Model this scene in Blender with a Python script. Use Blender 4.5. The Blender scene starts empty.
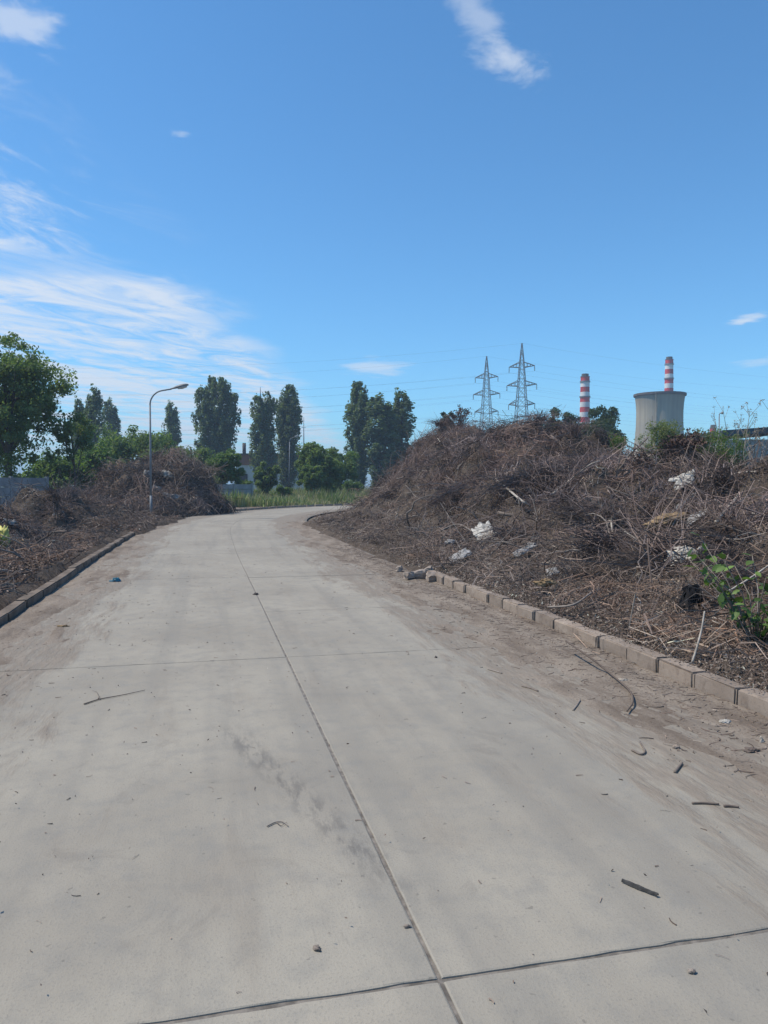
import bpy, bmesh, math, random
import numpy as np
from mathutils import Vector, Matrix

# ------------------------------------------------------------------ camera, sky, sun, exposure
SC = bpy.context.scene
COL = SC.collection
PITCH = math.radians(2.0)          # camera looks slightly down
FPX = 769.0
CAM_H = 1.6
cam_d = bpy.data.cameras.new('camera')
cam = bpy.data.objects.new('camera', cam_d)
COL.objects.link(cam)
cam.location = (0, 0, CAM_H)
cam.rotation_euler = (math.radians(90) - PITCH, 0, 0)
cam_d.sensor_fit = 'VERTICAL'
cam_d.sensor_height = 24
cam_d.lens = 24 * FPX / 1024
cam_d.clip_start = 0.05
cam_d.clip_end = 12000
SC.camera = cam

SUN_EL = math.radians(57)
SUN_AZ = math.radians(-88)         # clockwise from +Y: the sun stands high to the left
sun_dir = Vector((math.sin(SUN_AZ) * math.cos(SUN_EL), math.cos(SUN_AZ) * math.cos(SUN_EL), math.sin(SUN_EL)))
sun_d = bpy.data.lights.new('sun', 'SUN')
sun_d.energy = 4.3
sun_d.angle = math.radians(0.55)
sun_d.color = (1.0, 0.91, 0.775)
sun = bpy.data.objects.new('sun', sun_d)
COL.objects.link(sun)
sun.rotation_euler = sun_dir.to_track_quat('Z', 'Y').to_euler()
sun.location = (-30, 20, 60)

SC.view_settings.view_transform = 'Standard'
SC.view_settings.look = 'None'
SC.view_settings.gamma = 1
SC.view_settings.exposure = 0.08
SC.view_settings.use_curve_mapping = False
SC.cycles.max_bounces = 6
SC.cycles.diffuse_bounces = 3
SC.cycles.transparent_max_bounces = 8
SC.cycles.volume_bounces = 0


class NT:
    """small helper for node trees"""
    def __init__(s, tree):
        s.t = tree
        s.n = tree.nodes
        s.l = tree.links

    def new(s, typ, **kw):
        n = s.n.new(typ)
        for k, v in kw.items():
            setattr(n, k, v)
        return n

    def put(s, inp, v):
        if hasattr(v, 'is_output') or isinstance(v, bpy.types.NodeSocket):
            s.l.new(v, inp)
        elif v is not None:
            if isinstance(v, (tuple, list)) and inp.type == 'RGBA' and len(v) == 3:
                v = (*v, 1)
            inp.default_value = v

    def math(s, op, a, b=None, c=None, clamp=False):
        n = s.new('ShaderNodeMath', operation=op, use_clamp=clamp)
        for i, v in enumerate((a, b, c)):
            if v is not None:
                s.put(n.inputs[i], v)
        return n.outputs[0]

    def vmath(s, op, a, b=None, scale=None):
        n = s.new('ShaderNodeVectorMath', operation=op)
        s.put(n.inputs[0], a)
        if b is not None:
            s.put(n.inputs[1], b)
        if scale is not None:
            s.put(n.inputs['Scale'], scale)
        return n.outputs['Value'] if op in ('LENGTH', 'DOT_PRODUCT', 'DISTANCE') else n.outputs[0]

    def sep(s, v):
        n = s.new('ShaderNodeSeparateXYZ')
        s.put(n.inputs[0], v)
        return n.outputs

    def comb(s, x, y, z=0.0):
        n = s.new('ShaderNodeCombineXYZ')
        for i, v in enumerate((x, y, z)):
            s.put(n.inputs[i], v)
        return n.outputs[0]

    def noise(s, vec, scale, detail=4, rough=0.55, dist=0.0):
        n = s.new('ShaderNodeTexNoise')
        if vec is not None:
            s.put(n.inputs['Vector'], vec)
        n.inputs['Scale'].default_value = scale
        n.inputs['Detail'].default_value = detail
        n.inputs['Roughness'].default_value = rough
        n.inputs['Distortion'].default_value = dist
        return n.outputs[0]

    def step(s, v, a, b, lo=0.0, hi=1.0):
        n = s.new('ShaderNodeMapRange', interpolation_type='SMOOTHSTEP')
        s.put(n.inputs[0], v)
        for i, q in enumerate((a, b, lo, hi)):
            s.put(n.inputs[i + 1], q)
        return n.outputs[0]

    def mix(s, f, a, b, blend='MIX'):
        n = s.new('ShaderNodeMix', data_type='RGBA', blend_type=blend)
        s.put(n.inputs[0], f)
        s.put(n.inputs[6], a)
        s.put(n.inputs[7], b)
        return n.outputs[2]

    def attr(s, name):
        n = s.new('ShaderNodeAttribute', attribute_name=name)
        return n

    def bump(s, h, strength, dist):
        n = s.new('ShaderNodeBump')
        n.inputs['Strength'].default_value = strength
        n.inputs['Distance'].default_value = dist
        s.put(n.inputs['Height'], h)
        return n.outputs[0]


def px_dir(x, y):
    """direction of the ray through a picture point"""
    cx, cy = (x - 384) / FPX, (512 - y) / FPX
    return Vector((cx, math.cos(PITCH) + cy * math.sin(PITCH), -math.sin(PITCH) + cy * math.cos(PITCH)))


def at(x, y, Y):
    """world point at distance Y along +Y"""
    d = px_dir(x, y)
    k = Y / d.y
    return Vector((d.x * k, Y, CAM_H + d.z * k))


def grd(x, y, z=0.0):
    d = px_dir(x, y)
    k = (z - CAM_H) / d.z
    return Vector((d.x * k, d.y * k, z))


def build_world():
    w = bpy.data.worlds.new('World')
    SC.world = w
    w.use_nodes = True
    T = NT(w.node_tree)
    bg = w.node_tree.nodes['Background']
    sky = T.new('ShaderNodeTexSky', sky_type='NISHITA')
    sky.sun_disc = False
    sky.sun_elevation = SUN_EL
    sky.sun_rotation = SUN_AZ
    sky.altitude = 0
    sky.air_density = 1.0
    sky.dust_density = 0.15
    sky.ozone_density = 1.6
    d = T.new('ShaderNodeTexCoord').outputs['Generated']
    X, Y, Z = T.sep(d)[:3]
    zc = T.math('MAXIMUM', Z, 0.035)
    u = T.math('DIVIDE', X, zc)
    v = T.math('DIVIDE', Y, zc)
    p = T.comb(u, v)
    # streaks of high cloud run along (0.33, 0.94)
    a = T.math('SUBTRACT', T.math('MULTIPLY', u, 0.92), T.math('MULTIPLY', v, 0.38))
    b = T.math('ADD', T.math('MULTIPLY', u, 0.38), T.math('MULTIPLY', v, 0.92))
    wob = T.math('SUBTRACT', T.noise(p, 0.9, 4), 0.5)
    edge = T.math('ADD', T.math('SUBTRACT', -0.78, u), T.math('MULTIPLY', wob, 0.8))
    deck = T.step(edge, -0.05, 0.45)
    big = T.noise(T.comb(T.math('MULTIPLY', a, 1.15), T.math('MULTIPLY', b, 0.28), 3.1), 1.0, 3, 0.5)
    fil = T.noise(T.comb(T.math('MULTIPLY', a, 3.6), T.math('MULTIPLY', b, 1.7), 7.7), 1.0, 8, 0.68, 0.9)
    dens = T.math('ADD', T.math('MULTIPLY', big, 0.95), T.math('MULTIPLY', fil, 1.0))
    cl = T.math('MULTIPLY', T.step(dens, 0.74, 1.14), deck)
    # no deck overhead or behind: it thins out towards the zenith
    cl = T.math('MULTIPLY', cl, T.step(v, 1.7, 2.3))
    gp = T.math('ADD', T.math('SUBTRACT', v, 3.55), T.math('MULTIPLY', wob, 1.0))
    gap = T.step(T.math('ABSOLUTE', gp), 0.05, 0.38, 0.35, 1.0)
    cl = T.math('MULTIPLY', T.math('MULTIPLY', cl, gap), 0.86)
    # lone small clouds
    for (cx, cy, su, sv, rot, amt, ns) in (
            (508, 58, 0.062, 0.15, -0.54, 0.62, 8.0), (480, 16, 0.05, 0.13, -0.5, 0.38, 8.0),
            (747, 320, 0.10, 0.20, 0.0, 0.75, 5.0), (378, 369, 0.30, 0.55, 0.0, 0.55, 3.0),
            (14, 18, 0.10, 0.13, 0.2, 0.55, 9.0), (-12, 72, 0.06, 0.12, 0.2, 0.3, 9.0), (182, 134, 0.028, 0.025, 0.0, 0.3, 14.0),
            (760, 362, 0.2, 0.3, 0.0, 0.35, 4.0)):
        dd = px_dir(cx, cy)
        c = (dd.x / dd.z, dd.y / dd.z, 0)
        q = T.vmath('SUBTRACT', p, c)
        qx, qy = T.sep(q)[:2]
        cr, sr = math.cos(rot), math.sin(rot)
        qa = T.math('ADD', T.math('MULTIPLY', qx, cr / su), T.math('MULTIPLY', qy, sr / su))
        qb = T.math('SUBTRACT', T.math('MULTIPLY', qy, cr / sv), T.math('MULTIPLY', qx, sr / sv))
        r = T.vmath('LENGTH', T.comb(qa, qb))
        nz = T.noise(p, ns, 6, 0.6, 0.3)
        r = T.math('ADD', r, T.math('MULTIPLY', T.math('SUBTRACT', nz, 0.5), 2.6))
        cl = T.math('MAXIMUM', cl, T.math('MULTIPLY', T.step(r, 1.15, 0.1), amt))
    cl = T.math('MULTIPLY', cl, T.step(Z, 0.0, 0.06))
    skyc = T.mix(1.0, sky.outputs[0], (0.62, 1.12, 1.42), 'MULTIPLY')
    col = T.mix(cl, skyc, (6.5, 7.0, 7.7))
    w.node_tree.links.new(col, bg.inputs['Color'])
    bg.inputs['Strength'].default_value = 0.117


build_world()

# ------------------------------------------------------------------ helpers
RNG = np.random.default_rng(7)
random.seed(7)


def tag(o, label=None, cat=None, group=None, kind=None):
    for k, v in (('label', label), ('category', cat), ('group', group), ('kind', kind)):
        if v:
            o[k] = v
    return o


def empty(name, loc, label=None, cat=None, group=None, rz=0.0):
    o = bpy.data.objects.new(name, None)
    o.empty_display_size = 0.2
    COL.objects.link(o)
    o.location = loc
    o.rotation_euler.z = rz
    tag(o, label, cat, group)
    return o


def link(name, me, parent=None, loc=None, local=False):
    """parts are given in world coordinates unless local; the parent has no scale"""
    o = bpy.data.objects.new(name, me)
    COL.objects.link(o)
    if parent is not None:
        o.parent = parent
        if not local:
            o.matrix_parent_inverse = (Matrix.Translation(parent.location) @ parent.rotation_euler.to_matrix().to_4x4()).inverted()
    if loc is not None:
        o.location = loc
    return o


def mesh_np(name, verts, faces, mat=None, smooth=False, col=None, st=None):
    """faces: int array (n, 3 or 4)"""
    verts = np.asarray(verts, dtype=np.float32)
    faces = np.asarray(faces, dtype=np.int32)
    me = bpy.data.meshes.new(name)
    n, k = faces.shape
    me.vertices.add(len(verts))
    me.vertices.foreach_set('co', verts.ravel())
    me.loops.add(n * k)
    me.loops.foreach_set('vertex_index', faces.ravel())
    me.polygons.add(n)
    me.polygons.foreach_set('loop_start', np.arange(0, n * k, k, dtype=np.int32))
    me.polygons.foreach_set('loop_total', np.full(n, k, dtype=np.int32))
    me.polygons.foreach_set('use_smooth', np.full(n, bool(smooth)))
    if col is not None:
        at_ = me.attributes.new('Col', 'FLOAT_COLOR', 'POINT')
        c = np.ones((len(verts), 4), dtype=np.float32)
        c[:, :3] = col
        at_.data.foreach_set('color', c.ravel())
    if st is not None:
        at_ = me.attributes.new('st', 'FLOAT_VECTOR', 'POINT')
        c = np.zeros((len(verts), 3), dtype=np.float32)
        c[:, :2] = st
        at_.data.foreach_set('vector', c.ravel())
    me.update(calc_edges=True)
    me.validate()
    if mat:
        me.materials.append(mat)
    return me


def join_parts(parts):
    """[(verts, quads, col or None)] -> one"""
    vs, fs, cs, o = [], [], [], 0
    for p in parts:
        vs.append(p[0])
        fs.append(p[1] + o)
        if len(p) > 2 and p[2] is not None:
            cs.append(p[2])
        o += len(p[0])
    return np.concatenate(vs), np.concatenate(fs), (np.concatenate(cs) if cs else None)


def norm(a):
    return a / np.maximum(np.linalg.norm(a, axis=-1, keepdims=True), 1e-9)


def tubes(P, R, sides=3, col=None):
    """P (N,K,3) centre lines, R (N,K) radii -> verts, quads, colours"""
    P = np.asarray(P, float)
    R = np.asarray(R, float)
    N, K = R.shape
    T = np.empty_like(P)
    T[:, 1:-1] = P[:, 2:] - P[:, :-2]
    T[:, 0] = P[:, 1] - P[:, 0]
    T[:, -1] = P[:, -1] - P[:, -2]
    T = norm(T)
    ax = norm(P[:, -1] - P[:, 0] + 1e-6)
    ref = np.where(np.abs(ax[:, 2:3]) < 0.8, np.array([[0, 0, 1.0]]), np.array([[1.0, 0, 0]]))
    U = norm(np.cross(T, ref[:, None, :]))
    V = np.cross(T, U)
    ang = np.arange(sides) * 2 * np.pi / sides
    ring = (U[:, :, None, :] * np.cos(ang)[None, None, :, None] + V[:, :, None, :] * np.sin(ang)[None, None, :, None])
    verts = (P[:, :, None, :] + ring * R[:, :, None, None]).reshape(-1, 3)
    i = np.arange(sides)
    j = (i + 1) % sides
    k = np.arange(K - 1)[:, None]
    q = np.stack([k * sides + i, k * sides + j, (k + 1) * sides + j, (k + 1) * sides + i], -1).reshape(-1, 4)
    quads = (q[None] + (np.arange(N) * K * sides)[:, None, None]).reshape(-1, 4)
    c = None
    if col is not None:
        c = np.repeat(np.asarray(col, float), K * sides, axis=0)
    return verts, quads, c


def tube1(pts, radii, sides=8, cap=True):
    pts = [tuple(p) for p in pts]
    radii = list(radii) if hasattr(radii, '__len__') else [radii] * len(pts)
    if cap:
        pts = [pts[0]] + pts + [pts[-1]]
        radii = [1e-5] + radii + [1e-5]
    P = np.array([pts], float)
    # shared end tangents for the caps
    if cap:
        e = 1e-4
        P[0, 0] = P[0, 1] - norm(P[0, 2] - P[0, 1]) * e
        P[0, -1] = P[0, -2] + norm(P[0, -2] - P[0, -3]) * e
    v, f, _ = tubes(P, np.array([radii], float), sides)
    return v, f


def box(cx, cy, cz, sx, sy, sz, rz=0.0):
    v = np.array([[x, y, z] for z in (-.5, .5) for y in (-.5, .5) for x in (-.5, .5)]) * [sx, sy, sz]
    c, s = math.cos(rz), math.sin(rz)
    v = np.stack([v[:, 0] * c - v[:, 1] * s, v[:, 0] * s + v[:, 1] * c, v[:, 2]], -1) + [cx, cy, cz]
    f = np.array([[0, 2, 3, 1], [4, 5, 7, 6], [0, 1, 5, 4], [2, 6, 7, 3], [0, 4, 6, 2], [1, 3, 7, 5]])
    return v, f


def bar(p, q, w):
    return tube1([p, q], w, 4)


def lathe(profile, n=48, c=(0, 0, 0)):
    """profile [(r, z)]"""
    pr = np.array(profile, float)
    a = np.arange(n) * 2 * np.pi / n
    v = np.stack([pr[:, None, 0] * np.cos(a), pr[:, None, 0] * np.sin(a), np.repeat(pr[:, 1:2], n, 1)], -1).reshape(-1, 3) + np.array(c)
    i = np.arange(n)
    j = (i + 1) % n
    k = np.arange(len(pr) - 1)[:, None]
    f = np.stack([k * n + i, k * n + j, (k + 1) * n + j, (k + 1) * n + i], -1).reshape(-1, 4)
    return v, f


def _hash(i, j, seed):
    h = (i.astype(np.int64) * 374761393 + j.astype(np.int64) * 668265263 + seed * 974711) & 0x7fffffff
    h = ((h ^ (h >> 13)) * 1274126177) & 0x7fffffff
    h = h ^ (h >> 16)
    return (h & 0xffff) / 65535.0


def vnoise(x, y, seed=0):
    x = np.asarray(x, float)
    y = np.asarray(y, float)
    i, j = np.floor(x), np.floor(y)
    fx, fy = x - i, y - j
    fx = fx * fx * (3 - 2 * fx)
    fy = fy * fy * (3 - 2 * fy)
    a, b = _hash(i, j, seed), _hash(i + 1, j, seed)
    c, d = _hash(i, j + 1, seed), _hash(i + 1, j + 1, seed)
    return (a * (1 - fx) + b * fx) * (1 - fy) + (c * (1 - fx) + d * fx) * fy


def fbm(x, y, seed=0, octv=4, gain=0.5):
    s, a, t = 0, 1, 0
    for o in range(octv):
        s = s + a * vnoise(x * 2 ** o + 13.7 * o, y * 2 ** o + 7.1 * o, seed + o)
        t += a
        a *= gain
    return s / t


def sstep(x, a, b):
    q = np.clip((np.asarray(x, float) - a) / (b - a), 0, 1)
    return q * q * (3 - 2 * q)


# ------------------------------------------------------------------ materials
def new_mat(name, rough=0.85, spec=0.3):
    m = bpy.data.materials.new(name)
    m.use_nodes = True
    T = NT(m.node_tree)
    b = m.node_tree.nodes['Principled BSDF']
    b.inputs['Roughness'].default_value = rough
    b.inputs['Specular IOR Level'].default_value = spec
    return m, T, b


def simple_mat(name, c, rough=0.8, var=0.25, scale=3.0, metal=0.0, bump=0.0, spec=0.3):
    m, T, b = new_mat(name, rough, spec)
    co = T.new('ShaderNodeTexCoord').outputs['Object']
    n = T.noise(co, scale, 6, 0.6)
    lo = tuple(x * (1 - var) for x in c)
    hi = tuple(min(1, x * (1 + var)) for x in c)
    T.put(b.inputs['Base Color'], T.mix(T.step(n, 0.3, 0.7), lo, hi))
    b.inputs['Metallic'].default_value = metal
    if bump:
        T.put(b.inputs['Normal'], T.bump(n, 0.6, bump))
    return m


def col_mat(name, rough=0.9, tint=(1, 1, 1), rnd=0.0, trans=0.0):
    """colour from the vertex colours"""
    m, T, b = new_mat(name, rough, 0.2)
    c = T.attr('Col').outputs['Color']
    if tint != (1, 1, 1):
        c = T.mix(1.0, c, tint, 'MULTIPLY')
    if rnd:
        r = T.new('ShaderNodeObjectInfo').outputs['Random']
        k = T.math('ADD', T.math('MULTIPLY', r, rnd * 2), 1 - rnd)
        c = T.mix(1.0, c, T.comb(k, k, k), 'MULTIPLY')
    T.put(b.inputs['Base Color'], c)
    if trans:
        tr = T.new('ShaderNodeBsdfTranslucent')
        T.put(tr.inputs['Color'], T.mix(1.0, c, (1.25, 1.35, 0.6), 'MULTIPLY'))
        mx = T.new('ShaderNodeMixShader')
        mx.inputs[0].default_value = trans
        T.l.new(b.outputs[0], mx.inputs[1])
        T.l.new(tr.outputs[0], mx.inputs[2])
        T.l.new(mx.outputs[0], m.node_tree.nodes['Material Output'].inputs['Surface'])
    return m


def concrete_slab_mat():
    m, T, b = new_mat('worn_concrete', 0.88, 0.25)
    st = T.attr('st').outputs['Vector']
    S, TT = T.sep(st)[:2]
    rnd = T.new('ShaderNodeObjectInfo').outputs['Random']
    n1 = T.noise(st, 0.55, 5, 0.6)
    n2 = T.noise(st, 6.0, 6, 0.65)
    n3 = T.noise(st, 95.0, 3, 0.6)
    n4 = T.noise(st, 300.0, 2, 0.6)
    base = T.mix(T.step(n1, 0.3, 0.7), (0.290, 0.258, 0.208), (0.364, 0.326, 0.262))
    base = T.mix(T.math('MULTIPLY', T.step(n2, 0.42, 0.72), 0.45), base, (0.222, 0.214, 0.194))
    base = T.mix(T.math('MULTIPLY', T.step(n3, 0.50, 0.72), 0.42), base, (0.180, 0.170, 0.150))
    base = T.mix(T.math('MULTIPLY', T.step(n4, 0.64, 0.72), 0.30), base, (0.42, 0.40, 0.355))
    # wheel tracks and old stains
    trk = T.noise(T.comb(T.math('MULTIPLY', S, 0.10), T.math('MULTIPLY', TT, 2.2), 9.0), 1.0, 4, 0.6, 0.2)
    base = T.mix(T.math('MULTIPLY', T.step(trk, 0.46, 0.68), 0.38), base, (0.205, 0.192, 0.168))
    stn = T.noise(T.comb(S, TT, 4.0), 1.7, 7, 0.7, 0.8)
    base = T.mix(T.math('MULTIPLY', T.step(stn, 0.56, 0.70), 0.36), base, (0.185, 0.165, 0.14))
    spt = T.noise(st, 21.0, 3, 0.5)
    base = T.mix(T.math('MULTIPLY', T.step(spt, 0.68, 0.74), 0.5), base, (0.13, 0.118, 0.10))
    base = T.mix(T.math('MULTIPLY', rnd, 0.10), base, (0.20, 0.19, 0.17))
    # warm dust lying in drifts, drawn out along the road
    lon = T.noise(T.comb(T.math('MULTIPLY', S, 0.55), T.math('MULTIPLY', TT, 2.6), 2.0), 1.0, 6, 0.62, 0.3)
    lon2 = T.noise(T.comb(T.math('MULTIPLY', S, 2.2), T.math('MULTIPLY', TT, 9.0), 5.0), 1.0, 5, 0.65)
    right = T.math('ADD', TT, T.math('MULTIPLY', T.math('SUBTRACT', lon, 0.5), 2.2))
    right = T.step(right, 1.38, 1.74)
    left = T.math('ADD', T.math('MULTIPLY', TT, -1.0), T.math('MULTIPLY', T.math('SUBTRACT', lon, 0.5), 2.6))
    left = T.step(left, 1.80, 2.22)
    gut = T.step(T.math('ADD', TT, T.math('MULTIPLY', T.math('SUBTRACT', lon, 0.5), 0.9)), 2.15, 2.6)
    dirt = T.math('MAXIMUM', right, left)
    dirt = T.math('MULTIPLY', dirt, T.step(lon2, 0.34, 0.58, 0.25, 1.0))
    dirt = T.math('MAXIMUM', dirt, gut)
    far = T.math('MULTIPLY', T.step(lon, 0.5, 0.72), 0.25)
    dirt = T.math('MAXIMUM', dirt, far)
    dcol = T.mix(T.step(lon2, 0.35, 0.7), (0.165, 0.132, 0.102), (0.275, 0.232, 0.184))
    base = T.mix(T.math('MULTIPLY', dirt, 0.95), base, dcol)
    # scuffed patch left of the centre joint
    d2 = T.math('ABSOLUTE', T.math('ADD', TT, T.math('ADD', 0.5, T.math('MULTIPLY', T.math('SUBTRACT', S, 4.95), 0.27))))
    w = T.math('MULTIPLY', T.step(d2, 0.15, 0.01), T.math('MULTIPLY', T.step(S, 2.7, 3.5), T.step(S, 5.6, 4.9)))
    w = T.math('MULTIPLY', w, T.step(T.noise(T.comb(T.math('MULTIPLY', S, 4.0), T.math('MULTIPLY', TT, 14.0), 0), 1.0, 6, 0.7), 0.42, 0.62))
    base = T.mix(T.math('MULTIPLY', w, 0.62), base, (0.12, 0.112, 0.102))
    T.put(b.inputs['Base Color'], base)
    h = T.math('ADD', T.math('MULTIPLY', n3, 0.5), T.math('ADD', T.math('MULTIPLY', n4, 0.3), T.math('MULTIPLY', lon2, T.math('MULTIPLY', dirt, 3.0))))
    T.put(b.inputs['Normal'], T.bump(h, 0.55, 0.006))
    return m


def soil_mat():
    m, T, b = new_mat('dark_mulch_soil', 0.95, 0.15)
    co = T.new('ShaderNodeNewGeometry').outputs['Position']
    n1 = T.noise(co, 0.8, 5, 0.6)
    n2 = T.noise(co, 9.0, 6, 0.7)
    n3 = T.noise(co, 45.0, 4, 0.7)
    c = T.mix(T.step(n1, 0.3, 0.7), (0.058, 0.046, 0.038), (0.115, 0.088, 0.068))
    c = T.mix(T.step(n2, 0.4, 0.7), c, (0.15, 0.118, 0.092))
    c = T.mix(T.math('MULTIPLY', T.step(n3, 0.5, 0.75), 0.6), c, (0.035, 0.028, 0.024))
    T.put(b.inputs['Base Color'], c)
    T.put(b.inputs['Normal'], T.bump(T.math('ADD', n2, T.math('MULTIPLY', n3, 0.5)), 0.9, 0.06))
    return m


def ground_mat():
    m, T, b = new_mat('ground_soil_and_grass', 0.95, 0.15)
    co = T.new('ShaderNodeNewGeometry').outputs['Position']
    c0 = T.attr('Col').outputs['Color']
    n1 = T.noise(co, 0.25, 6, 0.6)
    n2 = T.noise(co, 3.0, 6, 0.7)
    c = T.mix(T.math('MULTIPLY', T.step(n2, 0.35, 0.75), 0.45), c0, (0.24, 0.185, 0.145))
    c = T.mix(T.math('MULTIPLY', T.step(n1, 0.35, 0.7), 0.35), c, (0.075, 0.085, 0.035))
    T.put(b.inputs['Base Color'], c)
    T.put(b.inputs['Normal'], T.bump(n2, 0.7, 0.05))
    return m


def kerb_mat():
    m, T, b = new_mat('kerb_concrete', 0.9, 0.2)
    co = T.new('ShaderNodeNewGeometry').outputs['Position']
    r = T.new('ShaderNodeObjectInfo').outputs['Random']
    n1 = T.noise(co, 2.5, 6, 0.65)
    n2 = T.noise(co, 60.0, 3, 0.6)
    c = T.mix(T.step(n1, 0.3, 0.7), (0.285, 0.222, 0.172), (0.385, 0.315, 0.252))
    c = T.mix(T.math('MULTIPLY', T.step(n2, 0.5, 0.72), 0.35), c, (0.15, 0.125, 0.105))
    c = T.mix(T.math('MULTIPLY', r, 0.45), c, (0.17, 0.138, 0.115))
    n5 = T.noise(co, 9.0, 5, 0.7)
    c = T.mix(T.math('MULTIPLY', T.step(n5, 0.50, 0.66), 0.5), c, (0.14, 0.105, 0.082))
    T.put(b.inputs['Base Color'], c)
    T.put(b.inputs['Normal'], T.bump(T.math('ADD', n1, T.math('MULTIPLY', n2, 0.4)), 0.5, 0.01))
    return m


def branch_mat():
    m, T, b = new_mat('weathered_bark', 0.9, 0.2)
    co = T.new('ShaderNodeTexCoord').outputs['Object']
    r = T.new('ShaderNodeObjectInfo').outputs['Random']
    n = T.noise(co, 14.0, 5, 0.65)
    c = T.mix(r, (0.13, 0.100, 0.082), (0.31, 0.265, 0.225))
    c = T.mix(T.math('MULTIPLY', T.step(n, 0.4, 0.7), 0.5), c, (0.09, 0.07, 0.058))
    T.put(b.inputs['Base Color'], c)
    T.put(b.inputs['Normal'], T.bump(n, 0.5, 0.01))
    return m


def cooling_mat():
    m, T, b = new_mat('cooling_tower_concrete', 0.9, 0.2)
    co = T.new('ShaderNodeTexCoord').outputs['Object']
    X, Y, Z = T.sep(co)[:3]
    ang = T.math('ARCTAN2', Y, X)
    st = T.noise(T.comb(T.math('MULTIPLY', ang, 9.0), T.math('MULTIPLY', Z, 0.02), 0), 1.0, 5, 0.6)
    n = T.noise(co, 0.12, 5, 0.6)
    c = T.mix(T.step(st, 0.35, 0.65), (0.29, 0.255, 0.198), (0.375, 0.335, 0.265))
    c = T.mix(T.math('MULTIPLY', T.step(n, 0.4, 0.7), 0.35), c, (0.21, 0.20, 0.18))
    c = T.mix(T.math('MULTIPLY', T.step(Z, 20, 27), 0.35), c, (0.15, 0.145, 0.135))
    T.put(b.inputs['Base Color'], c)
    return m


def wall_panel_mat():
    m, T, b = new_mat('precast_concrete', 0.9, 0.2)
    co = T.new('ShaderNodeNewGeometry').outputs['Position']
    n = T.noise(co, 1.4, 6, 0.65)
    n2 = T.noise(co, 14.0, 4, 0.65)
    c = T.mix(T.step(n, 0.3, 0.7), (0.22, 0.225, 0.225), (0.34, 0.345, 0.34))
    c = T.mix(T.math('MULTIPLY', T.step(n2, 0.5, 0.75), 0.4), c, (0.16, 0.16, 0.155))
    T.put(b.inputs['Base Color'], c)
    T.put(b.inputs['Normal'], T.bump(n2, 0.4, 0.01))
    return m


M_SLAB = concrete_slab_mat()
M_SOIL = soil_mat()
M_GROUND = ground_mat()
M_KERB = kerb_mat()
M_KERBSHADE = simple_mat('dirty_shade_kerb_concrete', (0.165, 0.128, 0.096), 0.9, 0.35, 3.0, bump=0.01)  # dirty stone, darkened further to paint the shade on its road face
M_BRANCH = branch_mat()
M_TWIG = col_mat('dry_twigs', 0.9)
M_LITTER = col_mat('dry_leaf_litter', 0.9)
M_LEAF = col_mat('green_leaves', 0.5, trans=0.48)
M_LEAFR = col_mat('glossy_leaf', 0.45, rnd=0.35, trans=0.3)
M_GRASS = col_mat('grass_blades', 0.8, trans=0.2)
M_BARK = simple_mat('tree_bark', (0.085, 0.07, 0.058), 0.95, 0.4, 6.0, bump=0.03)
M_JOINT = simple_mat('joint_filler_dirt', (0.18, 0.16, 0.137), 0.95, 0.4, 18.0, bump=0.01)
M_STEEL = simple_mat('galvanised_steel', (0.20, 0.21, 0.22), 0.6, 0.2, 3.0)
M_PYLON = simple_mat('grey_pylon_steel', (0.13, 0.14, 0.15), 0.7, 0.2, 1.0)
M_CABLE = simple_mat('dark_cable', (0.10, 0.105, 0.115), 0.7, 0.1)
M_PANEL = wall_panel_mat()
M_SHADEWALL = simple_mat('shade_dark_board_wall', (0.042, 0.05, 0.052), 0.9, 0.3, 2.0)  # dark colour stands in for the tree shade on this wall
M_COOL = cooling_mat()
M_RED = simple_mat('chimney_red_paint', (0.48, 0.045, 0.045), 0.8, 0.25, 0.5)
M_WHITE = simple_mat('chimney_white_paint', (0.66, 0.64, 0.62), 0.8, 0.12, 0.3)
M_SOOT = simple_mat('sooty_concrete', (0.10, 0.085, 0.08), 0.9, 0.3, 0.5)
M_RENDER = simple_mat('white_wall_render', (0.62, 0.64, 0.64), 0.9, 0.12, 0.6)
M_BRICK = simple_mat('brown_brick_band', (0.30, 0.125, 0.075), 0.9, 0.2, 0.8)
M_TEAL = simple_mat('pale_teal_sheet', (0.30, 0.48, 0.52), 0.6, 0.15, 0.6)
M_ROOFD = simple_mat('dark_blue_sheet', (0.045, 0.065, 0.085), 0.6, 0.2, 0.6)
M_GLASS = simple_mat('dark_window_glass', (0.03, 0.04, 0.05), 0.15, 0.2, 1.0, spec=0.6)
M_PLASTIC = simple_mat('white_plastic_film', (0.45, 0.42, 0.37), 0.6, 0.35, 9.0, bump=0.02)
M_PLASTICG = simple_mat('grey_plastic_film', (0.27, 0.258, 0.245), 0.6, 0.35, 9.0, bump=0.02)
M_YELLOW = simple_mat('yellow_plastic', (0.50, 0.48, 0.14), 0.55, 0.2, 8.0)
M_BLUE = simple_mat('teal_blue_plastic', (0.015, 0.13, 0.20), 0.45, 0.4, 20.0)
M_STONE = simple_mat('rubble_concrete', (0.30, 0.245, 0.20), 0.95, 0.3, 8.0, bump=0.02)
M_OCHRE = simple_mat('ochre_clay', (0.26, 0.18, 0.10), 0.95, 0.3, 8.0, bump=0.02)
M_HOLEBLACK = simple_mat('hole_shade_black', (0.016, 0.014, 0.014), 0.85, 0.4, 12.0, bump=0.03)  # black that paints the shade of a hollow in the heap
M_DARKSTRIP = simple_mat('dark_bark_strip', (0.05, 0.048, 0.045), 0.85, 0.4, 30.0, bump=0.01)
M_LAMPHEAD = simple_mat('lamp_housing', (0.20, 0.205, 0.21), 0.5, 0.15, 4.0)
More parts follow.
